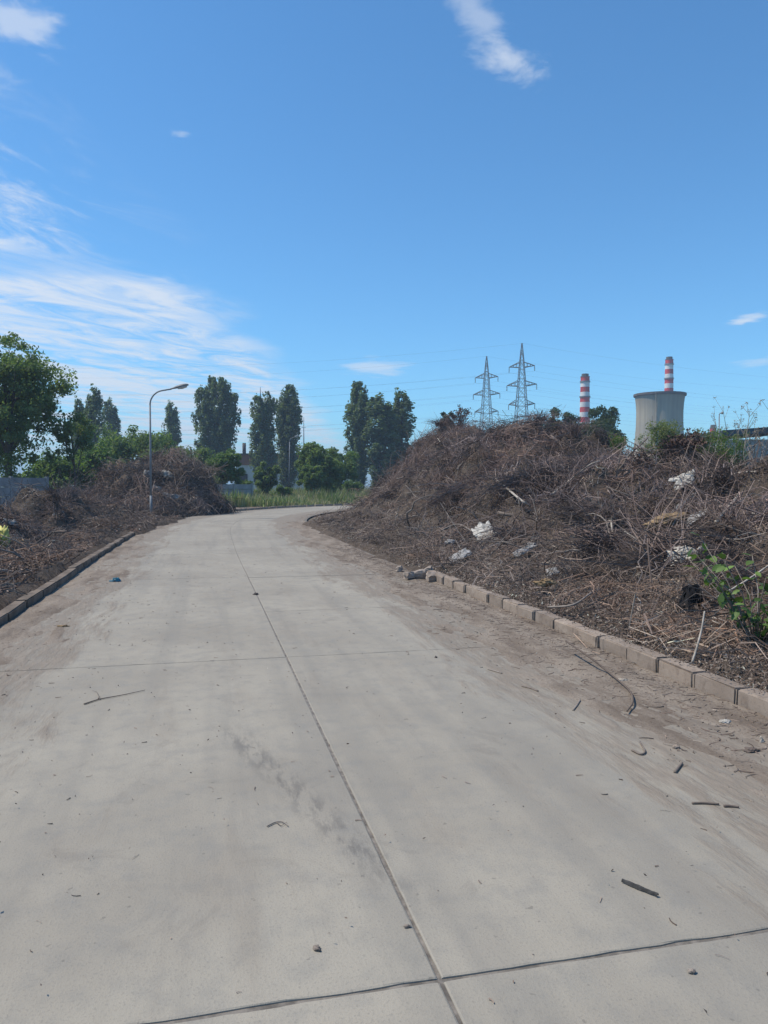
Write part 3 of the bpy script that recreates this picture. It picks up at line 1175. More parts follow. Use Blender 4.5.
def build_left_row():
    rg = np.random.default_rng(12)
    root = empty('debris_row', (-9.5, 20, -0.05), 'low row of dark garden debris behind the grey kerb below the street lamp', 'debris row')
    fn = heap_left_pt
    link('soil_core', core_mesh(fn, np.arange(2, 38.2, 0.16), np.arange(2.2, 10.8, 0.16)), root)

    def gen(n):
        s = rg.uniform(6, 37.5, n)
        t = np.where(s > 26, 2.9, 3.45) + 5.0 * rg.random(n)
        x, y = road(s, -t)
        vis = (H_left(s, t) > 0.0) & (x > -0.6 * y - 1)
        return s[vis], t[vis], np.stack([x, y], -1)[vis]
    parts = []
    s, t = sample_by_distance(rg, 1300, gen, 16, 1.2)
    parts.append(twig_bundles(fn, s, t, rg, 12, (0.18, 0.6), (0.004, 0.010), 1.0, 0.07))
    s, t = sample_by_distance(rg, 550, gen, 18, 1.0)
    parts.append(twig_bundles(fn, s, t, rg, 8, (0.3, 0.9), (0.006, 0.013), 0.6, 0.09))
    v, f, c = join_parts(parts)
    link('twig_tangle', mesh_np('twig_tangle', v, f, M_TWIG, False, c), root)['kind'] = 'stuff'
    s, t = sample_by_distance(rg, 26000, gen, 14, 1.3)
    v, f, c = litter(fn, s, t, rg, (0.02, 0.06))
    c = c * np.array([0.72, 0.70, 0.74])  # litter colour dimmed for the shade on the side turned from the sun
    link('dry_litter', mesh_np('dry_litter', v, f, M_LITTER, False, c), root)['kind'] = 'stuff'
    s, t = sample_by_distance(rg, 110, gen, 16, 1.0)
    lay_branches(root, fn, np.array(s), np.maximum(t, 4.3), rg, (0.5, 1.5), 0.05, (0.6, 1.4))
    s, t = sample_by_distance(rg, 90, gen, 40, 0.6)
    lay_bundles(root, fn, s, np.maximum(t, 5.6), rg, (0.6, 1.3), 0.12)


def build_mound():
    rg = np.random.default_rng(13)
    root = empty('brush_mound', (MC[0], MC[1], -0.05), 'tall rounded mound of brown brushwood behind the street lamp', 'brush mound')
    fn = mound_pt
    link('soil_core', core_mesh(fn, np.arange(-18, -7.8, 0.16), np.arange(37.5, 49.5, 0.16)), root)

    def gen(n):
        x = rg.uniform(-17.5, -8.3, n)
        y = rg.uniform(38, 47, n)
        vis = H_mound(x, y) > 0.05
        return x[vis], y[vis], np.stack([x, y], -1)[vis]
    parts = []
    x, y = sample_by_distance(rg, 1100, gen, 60, 1)
    parts.append(twig_bundles(fn, x, y, rg, 10, (0.3, 1.1), (0.007, 0.016), 0.7, 0.16))
    x, y = sample_by_distance(rg, 350, gen, 60, 1)
    parts.append(twig_bundles(fn, x, y, rg, 8, (0.8, 2.0), (0.010, 0.022), 0.5, 0.2))
    v, f, c = join_parts(parts)
    link('twig_tangle', mesh_np('twig_tangle', v, f, M_TWIG, False, c), root)['kind'] = 'stuff'
    x, y = sample_by_distance(rg, 6000, gen, 60, 1)
    v, f, c = litter(fn, x, y, rg, (0.03, 0.09))
    link('dry_litter', mesh_np('dry_litter', v, f, M_LITTER, False, c), root)['kind'] = 'stuff'
    x, y = sample_by_distance(rg, 60, gen, 60, 1)
    lay_branches(root, fn, x, y, rg, (0.9, 2.0), 0.1, (0.8, 1.6))
    x, y = sample_by_distance(rg, 80, gen, 60, 1)
    lay_bundles(root, fn, x, y, rg, (0.8, 1.7), 0.12)


build_right_heap()
build_left_row()
build_mound()


# ------------------------------------------------------------------ trees
GREENS = dict(poplar=((0.095, 0.135, 0.085), (0.18, 0.225, 0.13)), tree=((0.09, 0.14, 0.058), (0.19, 0.25, 0.10)),
              bush=((0.09, 0.145, 0.048), (0.17, 0.24, 0.085)), dark=((0.045, 0.07, 0.038), (0.08, 0.11, 0.055)),
              pale=((0.14, 0.17, 0.085), (0.22, 0.25, 0.13)))


def poplar_meshes(rg, h, lobes, pal, leaf=(0.13, 0.28), per=34):
    """lobes: (dx, dy, z0 fraction, z1 fraction, radius)"""
    parts, tr = [], []
    cl = []
    for (dx, dy, z0, z1, rad) in lobes:
        rad = rad * 1.38
        dx, dy = dx * 1.12, dy * 1.12
        zb, zt = z0 * h, z1 * h
        n = int((zt - zb) * rad * 6.5)
        u = rg.random(n)
        z = zb + (zt - zb) * u * 0.965
        prof = np.interp(u, [0, 0.12, 0.35, 0.65, 0.88, 1.0], [0.40, 0.65, 0.92, 1.0, 0.80, 0.30]) * rad
        ang = rg.uniform(0, 2 * np.pi, n)
        rr = prof * (rg.random(n) ** 0.5) * rg.uniform(0.8, 1.12, n)
        lean = (u - 0.3)
        cl.append(np.stack([dx * (0.6 + 0.5 * u) + rr * np.cos(ang), dy * (0.6 + 0.5 * u) + rr * np.sin(ang), z, rg.uniform(0.25, 0.62, n) * (0.6 + 0.4 * prof / rad)], -1))
        k = np.linspace(0, 1, 6)
        pts = np.stack([dx * (0.15 + 0.9 * k), dy * (0.15 + 0.9 * k), 0.02 + zt * 0.95 * k], -1)
        tr.append(tube1(pts, list(0.24 * (1 - k) ** 0.8 + 0.02), 6))
        m = 12
        for q in range(m):
            a0 = rg.uniform(0, 6.28)
            zz = zb + (zt - zb) * rg.uniform(0.0, 0.7)
            kk = zz / (zt * 0.95)
            p0 = np.array([dx * (0.15 + 0.9 * kk), dy * (0.15 + 0.9 * kk), zz])
            p1 = p0 + np.array([math.cos(a0) * rad * 0.7, math.sin(a0) * rad * 0.7, rad * 2.2])
            tr.append(tube1([p0, (p0 + p1) / 2 + np.array([0, 0, -0.15]), p1], [0.06, 0.04, 0.015], 4))
    v, f, c = leaf_quads(np.concatenate(cl), per, leaf, rg, pal, 2.0)
    crown = mesh_np('crown', v, f, M_LEAF, False, c)
    v, f, _ = join_parts(tr)
    return mesh_np('trunk', v, f, M_BARK, True), crown


def round_tree_meshes(rg, h, crown_r, crown_z0, trunk_r, pal, nlimb=9, leaf=(0.1, 0.22), per=120, clump=0.9, nclump=70, flat=1.0, droop=0.0):
    tr = []
    top = h * 0.72
    k = np.linspace(0, 1, 7)
    tpts = np.stack([0.15 * np.sin(k * 3), 0.12 * np.cos(k * 4) - 0.12, k * top], -1)
    tr.append(tube1(tpts, list(trunk_r * (1 - 0.75 * k)), 8))
    ends = []
    cz, ch = (h + crown_z0) / 2, (h - crown_z0) / 2
    for i in range(nlimb):
        kk = rg.uniform(0.3, 0.95)
        p0 = np.array([np.interp(kk, k, tpts[:, j]) for j in range(3)])
        a = i * 2.399 + rg.uniform(-0.3, 0.3)
        el = rg.uniform(-0.1, 0.95)
        tgt = np.array([math.cos(a) * math.cos(el) * crown_r * 0.8, math.sin(a) * math.cos(el) * crown_r * 0.8, cz + math.sin(el) * ch * 0.8])
        mid = (p0 + tgt) / 2 + np.array([0, 0, 0.25])
        tr.append(tube1([p0, mid, tgt], [trunk_r * 0.4, trunk_r * 0.25, trunk_r * 0.08], 6))
        ends += [mid * 0.4 + tgt * 0.6, tgt]
        for q in range(3):
            e = tgt + rg.normal(size=3) * crown_r * 0.2
            tr.append(tube1([mid, (mid + e) / 2 + rg.normal(size=3) * 0.1, e], [trunk_r * 0.15, trunk_r * 0.1, trunk_r * 0.03], 4))
            ends.append(e)
    ends = np.array(ends)
    # clumps on the limbs and on an uneven shell
    d = norm(rg.normal(size=(nclump, 3)))
    lump = 0.72 + 0.5 * fbm(d[:, 0] * 1.6 + 5 * h, d[:, 1] * 1.6 + d[:, 2] * 2.3, 3, 3)
    rr = rg.random(nclump) ** 0.35
    sh = np.stack([d[:, 0] * crown_r * rr * lump, d[:, 1] * crown_r * rr * lump, cz + d[:, 2] * ch * rr * lump * flat], -1)
    cc = np.concatenate([ends, sh])
    cc = np.c_[cc, rg.uniform(0.45, 1.0, len(cc)) * clump]
    cc = cc[cc[:, 2] > crown_z0 * 0.8]
    v, f, c = leaf_quads(cc, per, leaf, rg, pal)
    crown = mesh_np('crown', v, f, M_LEAF, False, c)
    v, f, _ = join_parts(tr)
    return mesh_np('trunk', v, f, M_BARK, True), crown


def plant(name, meshes, loc, label, cat, group=None, rz=0.0, sc=1.0, scz=None):
    o = empty(name, loc, label, cat, group, rz)
    for nm, me in zip(('trunk', 'crown'), meshes):
        p = link(nm, me, o, local=True)
        p.scale = (sc, sc, scz or sc)
    return o


def gpos(px, Y):
    return Vector(((px - 384) / FPX * Y, Y, -0.08))


def build_trees():
    rg = np.random.default_rng(21)
    PA = poplar_meshes(rg, 20, [(-1.9, 0, .10, .90, 1.5), (-0.5, .5, .06, 1.0, 1.5), (1.0, 0, .08, .985, 1.5), (2.4, -.4, .12, .86, 1.1)], GREENS['poplar'])
    PB = poplar_meshes(rg, 20, [(-0.6, 0, .07, .93, 1.15), (0.55, 0.3, .06, 1.0, 1.1), (0.0, -.5, .05, .62, 1.35)], GREENS['poplar'])
    PC = poplar_meshes(rg, 20, [(0.35, 0, .06, 1.0, 1.35), (-0.7, .2, .10, .86, 0.9), (0.9, -.3, .25, .9, 1.0)], GREENS['poplar'])
    PD = poplar_meshes(rg, 20, [(-0.2, 0, .06, 1.0, 1.0), (0.4, 0.2, .12, .9, .9)], GREENS['poplar'])

    def pop(m, x, ytop, Y, label, wk=1.0, rz=0.0):
        h = at(x, ytop - 3, Y).z + 0.08
        plant('poplar_tree', m, gpos(x, Y), label, 'poplar', 'poplars beyond the bend', rz, wk, h / 20.0)
    pop(PA, 217, 377, 130, 'broad dark poplar of several close stems behind the bright green bush', 1.0)
    pop(PB, 264, 388, 128, 'slim dark poplar with a mast beside its tip, before the brick banded factory', 1.08, 0.2)
    pop(PC, 287, 386, 132, 'round topped dark poplar behind the leaning far street lamp', 1.08)
    pop(PC, 360, 382, 120, 'tallest slim poplar of the trio at the end of the tall brush heap', 1.08, 2.4)
    pop(PD, 381, 394, 118, 'middle poplar of the trio at the end of the tall brush heap', 1.62)
    pop(PD, 401, 390, 121, 'poplar of the trio that rises from behind the tall brush heap', 1.42, 1.9)
    pop(PD, 95, 386, 115, 'taller of two poplars between the big broadleaf tree and the street lamp', 0.95, 2.9)
    pop(PD, 112, 399, 150, 'smaller slim poplar between the big broadleaf tree and the street lamp', 1.15, 0.5)
    pop(PD, 173, 402, 150, 'small lone poplar rising behind the tall rounded mound', 1.15, 1.2)
    pop(PD, 80, 398, 120, 'poplar half hidden by the big broadleaf tree', 0.8, 2.2)

    # big broadleaf trees behind the panel wall
    m = round_tree_meshes(rg, 10.9, 3.5, 1.6, 0.28, GREENS['tree'], 18, (0.06, 0.14), 120, 0.85, 150)
    plant('broadleaf_tree', m, gpos(8, 47), 'big dark broadleaf tree rising behind the grey panel wall', 'tree')
    m = round_tree_meshes(rg, 6.2, 1.2, 3.0, 0.11, GREENS['tree'], 6, (0.06, 0.13), 60, 0.55, 18)
    plant('broadleaf_tree', m, gpos(74, 49), 'slender young tree with thin dark trunk beside the big broadleaf tree', 'tree')
    m = round_tree_meshes(rg, 9.5, 3.2, 2.0, 0.24, GREENS['tree'], 10, (0.08, 0.17), 120, 0.9, 80)
    plant('broadleaf_tree', m, gpos(-40, 50), 'broadleaf tree on the far side of the big one behind the panel wall', 'tree')

    # shrubs behind the left row and mound
    def shrub(px, ytop, Y, r, label, pal='bush', z0=0.3, leaf=(0.09, 0.2), per=110, n=36, name='shrub', cat='shrub', group='shrubs beyond the debris', clump=0.75):
        h = at(px, ytop, Y).z + 0.08
        mm = round_tree_meshes(rg, h, r, z0, 0.1, GREENS[pal], 8, leaf, per, clump * r / 2.0, n)
        plant(name, mm, gpos(px, Y), label, cat, group)
    shrub(98, 446, 62, 2.2, 'sparse green shrub behind the shade-dark board wall', 'bush')
    shrub(132, 428, 70, 3.2, 'broad green shrub between the mound and the slim poplars', 'tree')
    shrub(163, 432, 72, 3.0, 'rounded light green shrub showing over the top of the mound', 'bush')
    shrub(190, 447, 78, 2.6, 'loose shrub at the foot of the broad poplar', 'tree')
    shrub(60, 455, 60, 2.4, 'low shrub under the big broadleaf tree', 'bush')
    shrub(243, 478, 70, 0.8, 'low light green weed thicket in the tall grass', 'bush', 0.05, (0.06, 0.13), 90, 24)
    shrub(283, 484, 68, 0.7, 'knee high pale thicket at the foot of the far street lamp', 'bush', 0.05, (0.06, 0.13), 90, 20)
    shrub(352, 480, 80, 1.0, 'yellowish green thicket at the end of the tall brush heap', 'bush', 0.05, (0.06, 0.13), 90, 24)
    shrub(223, 449, 66, 1.45, 'bright green bushy shrub in front of the broad poplar', 'bush', 0.5, (0.08, 0.17), 130, 44)
    shrub(266, 462, 74, 1.15, 'small pointed green bush before the slim poplar', 'tree', 0.1)
    shrub(318, 441, 74, 2.1, 'tall dense dark green bush at the end of the road', 'tree', 0.2, (0.09, 0.2), 130, 50)
    shrub(339, 446, 84, 2.1, 'lighter green bush behind the dense dark green one', 'bush', 0.6)
    shrub(311, 462, 70, 1.1, 'low round bush at the edge of the far road', 'tree', 0.1)

    # tree tops behind the tall heap
    shrub(601, 402, 78, 2.0, 'dark round headed tree right beside the striped chimney behind the heap', 'dark', 2.5, (0.08, 0.17), 140, 110, 'broadleaf_tree', 'tree', 'trees behind the heap', 0.95)
    shrub(562, 409, 82, 2.1, 'dark tree top peeping over the heap before the pylon', 'dark', 3.0, (0.09, 0.2), 120, 80, 'broadleaf_tree', 'tree', 'trees behind the heap')
    shrub(449, 407, 90, 1.3, 'small dark tree top showing above the highest hump of the heap', 'dark', 3.0, (0.09, 0.2), 100, 30, 'broadleaf_tree', 'tree', 'trees behind the heap')


build_trees()


def build_grass():
    rg = np.random.default_rng(31)
    n = 42000
    x = rg.uniform(-26, 2, n)
    y = 58 + 34 * rg.random(n) ** 1.3
    s, t = road_st(x, y)
    keep = (t < -3.6) & ((x > -9) | (y > 52)) & (vnoise(x * 0.5, y * 0.5, 4) > 0.22)
    x, y = x[keep], y[keep]
    n = len(x)
    hh = rg.uniform(0.45, 1.25, n) * (0.5 + 1.0 * vnoise(x * 0.35, y * 0.35, 8))
    hh *= 0.35 + 0.65 * sstep(-road_st(x, y)[1], 3.6, 7.5)
    a = rg.uniform(0, 6.28, n)
    lean = rg.normal(size=(n, 2)) * 0.25 * hh[:, None]
    w = rg.uniform(0.025, 0.06, n)
    b = np.stack([x, y, np.full(n, -0.08)], -1)
    tip = b + np.c_[lean, hh]
    sd = np.stack([np.cos(a) * w, np.sin(a) * w, np.zeros(n)], -1)
    mid = (b + tip) / 2 + np.c_[lean * -0.2, np.zeros(n)]
    v = np.stack([b - sd, b + sd, mid + sd * 0.8, tip, mid - sd * 0.8], 1)
    f = np.concatenate([np.stack([np.arange(n) * 5 + q for q in tri], -1) for tri in ((0, 1, 2), (0, 2, 4), (4, 2, 3))])
    pal = np.array([(0.19, 0.26, 0.09), (0.24, 0.29, 0.12), (0.34, 0.32, 0.17), (0.38, 0.34, 0.21), (0.17, 0.23, 0.08)])
    patch = vnoise(x * 0.25, y * 0.25, 15)
    ci = np.clip((patch * 5 + rg.normal(0, 0.9, n)).astype(int), 0, 4)
    c = np.repeat(pal[ci] * rg.uniform(0.7, 1.3, (n, 1)), 5, axis=0)
    o = link('tall_grass', mesh_np('tall_grass', v.reshape(-1, 3), f, M_GRASS, False, c))
    tag(o, 'tall green and straw coloured grass beyond the bend', 'grass', kind='stuff')


build_grass()


# ------------------------------------------------------------------ street lamps
def street_lamp(px, Y, ytop, arm_px, label, tilt=0.0, arm_dir=(1.0, 0.0)):
    base = gpos(px, Y)
    root = empty('street_lamp', base, label, 'street lamp', 'street lamps along the road')
    H = at(px, ytop, Y).z
    L = arm_px / FPX * Y
    ax = Vector((arm_dir[0], arm_dir[1], 0)).normalized()
    bx, by = base.x, base.y
    Rr = L * 0.42
    zs = H - Rr - L * 0.10
    lean = Vector((math.tan(tilt), 0, 0))
    B = Vector((bx, by, -0.08))
    P = lambda o, z: B + lean * (z + 0.08) + ax * o + Vector((0, 0, z + 0.08))
    v, f = tube1([P(0, -0.08), P(0, 1.1)], [0.062, 0.062], 12)
    link('pole_base', mesh_np('pole_base', v, f, M_STEEL, True), root)
    v, f = tube1([P(0, 1.1), P(0, 3), P(0, zs)], [0.055, 0.048, 0.042], 12)
    link('pole', mesh_np('pole', v, f, M_STEEL, True), root)
    pts = [P(0, zs)]
    for k in range(1, 8):
        a = k / 7 * math.radians(78)
        pts.append(P(Rr * (1 - math.cos(a)), zs + Rr * math.sin(a)))
    q = pts[-1]
    pts.append(q + ax * (L * 0.30) + Vector((0, 0, L * 0.05)))
    v, f = tube1(pts, 0.035, 10)
    link('arm', mesh_np('arm', v, f, M_STEEL, True), root)
    # lamp head: a flattened tapering shell, tilted up
    e = pts[-1]
    dr = (ax * 1.0 + Vector((0, 0, 0.24))).normalized()
    sd = Vector((-ax.y, ax.x, 0))
    upv = dr.cross(sd)
    if upv.z < 0:
        upv = -upv
    hl = L * 0.52

    def shell(stations, flat_bottom):
        ring = []
        n = 14
        for (u_, w_, h_) in stations:
            for k in range(n):
                a = 2 * math.pi * k / n
                hh = math.sin(a) * h_
                if hh < 0:
                    hh *= flat_bottom
                ring.append(tuple(e + dr * (hl * u_) + sd * (math.cos(a) * w_) + upv * hh))
        m = len(stations)
        i = np.arange(n)
        j = (i + 1) % n
        kk = np.arange(m - 1)[:, None]
        return np.array(ring), np.stack([kk * n + i, kk * n + j, (kk + 1) * n + j, (kk + 1) * n + i], -1).reshape(-1, 4)
    v, f = shell([(-0.06, 0.001, 0.001), (-0.05, 0.05, 0.05), (0.12, 0.06, 0.06), (0.3, 0.12, 0.10), (0.6, 0.16, 0.12), (0.88, 0.13, 0.09), (0.98, 0.07, 0.05), (1.0, 0.001, 0.001)], 0.35)
    hd = link('lamp_head', mesh_np('lamp_head', v, f, M_LAMPHEAD, True), root)
    v, f = shell([(0.34, 0.001, 0.001), (0.36, 0.09, 0.02), (0.6, 0.13, 0.04), (0.86, 0.10, 0.03), (0.9, 0.001, 0.001)], 2.2)
    v = v - np.array(upv) * 0.03
    link('lens', mesh_np('lens', v, f, M_LENS, True), hd)
    return root


street_lamp(151, 37.0, 387, 34, 'grey curved arm street lamp standing before the tall rounded mound')
street_lamp(289, 75.0, 437, 9, 'thin distant street lamp standing in the tall grass at the bend', tilt=0.015, arm_dir=(1.0, -0.5))
street_lamp(718, 62.0, 413, 3.5, 'small dark street lamp behind the heap near the dry umbel weeds', arm_dir=(1.0, 0.2))


# ------------------------------------------------------------------ walls at the left
def panel_wall(p0, p1, n, h, mat, label, rows=4, name='panel_wall'):
    p0, p1 = Vector(p0), Vector(p1)
    root = empty(name, (p0.x, p0.y, -0.08), label, 'wall')
    d = (p1 - p0)
    L = d.length / n
    rz = math.atan2(d.y, d.x)
    d.normalize()
    for i in range(n + 1):
        c = p0 + d * (L * i)
        v, f = box(c.x, c.y, h / 2 - 0.04, 0.16, 0.17, h + 0.08, rz)
        link('post', mesh_np('post', v, f, mat), root)
    for i in range(n):
        c = p0 + d * (L * (i + 0.5))
        for r in range(rows):
            hh = h / rows
            v, f = box(c.x, c.y, -0.06 + hh * (r + 0.5), L - 0.17, 0.06, hh - 0.03, rz)
            link('panel', mesh_np('panel', v, f, mat), root)


w0, w1 = gpos(-28, 39), gpos(47, 43)
panel_wall((w0.x, w0.y, 0), (w1.x, w1.y, 0), 2, 2.08, M_PANEL, 'light grey precast panel wall under the big broadleaf tree')
w0, w1 = gpos(50, 46), gpos(104, 50)
panel_wall((w0.x, w0.y, 0), (w1.x, w1.y, 0), 2, 1.45, M_SHADEWALL, 'low shade-dark board wall between the panel wall and the mound', 5, 'board_wall')
w0, w1 = gpos(196, 62), gpos(252, 66)
panel_wall((w0.x, w0.y, 0), (w1.x, w1.y, 0), 3, 1.75, M_PANEL, 'grey panel wall beneath the bright green bush', 4)


# ------------------------------------------------------------------ far buildings
def factory():
    Y = 142
    a, b_ = gpos(236, Y), gpos(310, Y)
    root = empty('factory_building', ((a.x + b_.x) / 2, Y, -0.08), 'low white factory with a brown brick band behind the slim poplars', 'building')
    top = at(270, 455, Y).z
    mid = at(270, 465, Y).z
    W = b_.x - a.x
    cx = (a.x + b_.x) / 2
    v, f = box(cx, Y + 6, mid / 2 - 0.04, W, 12, mid + 0.08)
    link('wall', mesh_np('wall', v, f, M_RENDER), root)
    v, f = box(cx, Y + 6, (mid + top) / 2, W + 0.3, 12.3, top - mid - 0.01)
    bd = link('brick_band', mesh_np('brick_band', v, f, M_BRICK), root)
    v, f = box(cx, Y + 6, top + 0.15, W + 0.7, 12.7, 0.28)
    link('roof', mesh_np('roof', v, f, M_SOOT), root)
    for i in range(5):
        x = a.x + W * (i + 0.5) / 5
        wo = link('window', mesh_np('window', *box(x, Y - 0.03, mid * 0.55, 1.6, 0.1, 1.5), M_GLASS), root)
        link('sill', mesh_np('sill', *box(x, Y - 0.12, mid * 0.55 - 0.83, 1.8, 0.22, 0.1), M_RENDER), wo)
    c = gpos(244.5, Y + 8)
    ch = at(244.5, 443, Y + 8).z
    v, f = tube1([(c.x, c.y, top), (c.x, c.y, ch)], 0.35, 10)
    link('roof_vent', mesh_np('roof_vent', v, f, M_SOOT, True), root)


def small_teal():
    Y = 112
    a, b_ = gpos(333, Y), gpos(347, Y)
    cx = (a.x + b_.x) / 2
    W = b_.x - a.x
    root = empty('site_cabin', (cx, Y, -0.08), 'small pale teal cabin at the foot of the poplar trio', 'cabin')
    h = at(340, 477, Y).z
    link('wall', mesh_np('wall', *box(cx, Y + 1.2, h / 2 - 0.15, W, 2.4, h - 0.14), M_RENDER), root)
    link('roof', mesh_np('roof', *box(cx, Y + 1.2, h - 0.1, W + 0.3, 2.8, 0.35), M_TEAL), root)
    wo = link('window', mesh_np('window', *box(cx + 0.3, Y - 0.03, h * 0.55, 0.8, 0.1, 0.7), M_GLASS), root)
    link('door', mesh_np('door', *box(cx - 0.6, Y - 0.03, h * 0.38, 0.7, 0.1, h * 0.7), M_TEAL), root)


def shed_right():
    Y = 66
    a = gpos(724, Y)
    b_ = gpos(812, Y)
    W = b_.x - a.x
    cx = (a.x + b_.x) / 2
    top = at(745, 433, Y).z
    root = empty('metal_shed', (cx, Y, -0.08), 'long shed with dark blue sheet roof edge behind the dry umbel weeds', 'shed')
    link('wall', mesh_np('wall', *box(cx, Y + 5, top / 2 - 0.3, W, 10, top - 0.5), M_PANEL), root)
    # shallow pitched roof, rising to the right
    v, f = box(cx, Y + 5, top - 0.02, W + 0.8, 10.8, 0.5)
    v[:, 2] += (v[:, 0] - a.x) / W * 0.55
    link('roof', mesh_np('roof', v, f, M_ROOFD), root)
    for i in range(4):
        link('window', mesh_np('window', *box(a.x + W * (i + .5) / 4, Y - 0.02, top * 0.5, 1.2, 0.1, 1.0), M_GLASS), root)


factory()
small_teal()
shed_right()


def striped_chimney(px, Y, ytop, wpx, band_px, first, label, cap='platform', n=7):
    c = gpos(px, Y)
    top = at(px, ytop, Y).z
    r = wpx / FPX * Y / 2
    bh = band_px / FPX * Y
    root = empty('striped_chimney', c, label, 'chimney', 'red and white chimneys of the power station')
    z = top
    v, f = lathe([(r * 0.01, z + bh * 0.02), (r * 0.72, z + bh * 0.02), (r * 0.80, z), (r * 0.80, z - bh * 0.45), (r * 1.06, z - bh * 0.5), (r * 1.08, z - bh * 0.62)], 28, (c.x, c.y, 0))
    link('crown_ring', mesh_np('crown_ring', v, f, M_SOOT, False), root)
    z -= bh * 0.6
    red = first
    taper = 0.004
    for i in range(n):
        r0, r1 = r * (1 + 0.02 * i), r * (1 + 0.02 * (i + 1))
        last = i == n - 1
        zb = -0.08 if last else z - bh
        mt = M_RED if red else M_WHITE
        if last:
            mt = M_PANEL
        v, f = lathe([(r0, z), (r1 if not last else r1 * 1.25, zb)], 28, (c.x, c.y, 0))
        link('red_band' if red else 'white_band', mesh_np('band', v, f, mt, True), root).name = ('concrete_shaft' if last else ('red_band' if red else 'white_band'))
        if i in (0, 3):
            v, f = lathe([(r1, zb + 0.3), (r1 * 1.16, zb + 0.3), (r1 * 1.16, zb - 0.1), (r1, zb - 0.1)], 28, (c.x, c.y, 0))
            link('platform', mesh_np('platform', v, f, M_STEEL), root)
        red = not red
        z = zb


striped_chimney(584, 250, 374, 8.6, 5.0, True, 'striped chimney standing apart, behind the round headed tree', n=14)
striped_chimney(667.5, 290, 357, 7.6, 4.7, True, 'striped chimney rising behind the cooling tower', n=18)
striped_chimney(712, 300, 425, 6.0, 5.5, True, 'stub of a striped chimney low behind the heap', n=5)


def cooling_tower():
    Y = 215
    c = gpos(658.5, Y)
    root = empty('cooling_tower', c, 'grey concrete cooling tower with flared rim beyond the heap', 'cooling tower')
    H = at(658, 394, Y).z
    rt = 48 / FPX * Y / 2
    rthroat = rt * 0.925
    zt = H * 0.80
    prof = []
    for z in np.linspace(0, H, 30):
        if z < zt:
            a = zt / math.sqrt((1.42) ** 2 - 1)
        else:
            a = (H - zt) / math.sqrt((rt / rthroat) ** 2 - 1)
        prof.append((rthroat * math.sqrt(1 + ((z - zt) / a) ** 2), z - 0.08))
    prof2 = prof + [(rt - 0.8, H - 0.08)] + [(r - 0.8, z) for r, z in prof[::-1][1:12]]
    v, f = lathe(prof2, 72)
    o = link('shell', mesh_np('shell', v, f, M_COOL, True), root, local=True)
    v, f = lathe([(rt, H - 0.7), (rt + 0.3, H - 0.55), (rt + 0.3, H + 0.06), (rt - 0.6, H + 0.06), (rt - 0.6, H - 0.6)], 72)
    link('rim', mesh_np('rim', v, f, M_SOOT, False), root, local=True)
    # ladder up the shell and the doorway ledge
    a = math.radians(-118)
    pts = [(math.cos(a) * (r + 0.25), math.sin(a) * (r + 0.25), z) for r, z in prof[2:]]
    v, f = tube1(pts, 0.14, 4)
    link('ladder', mesh_np('ladder', v, f, M_COOL), root, local=True)


cooling_tower()


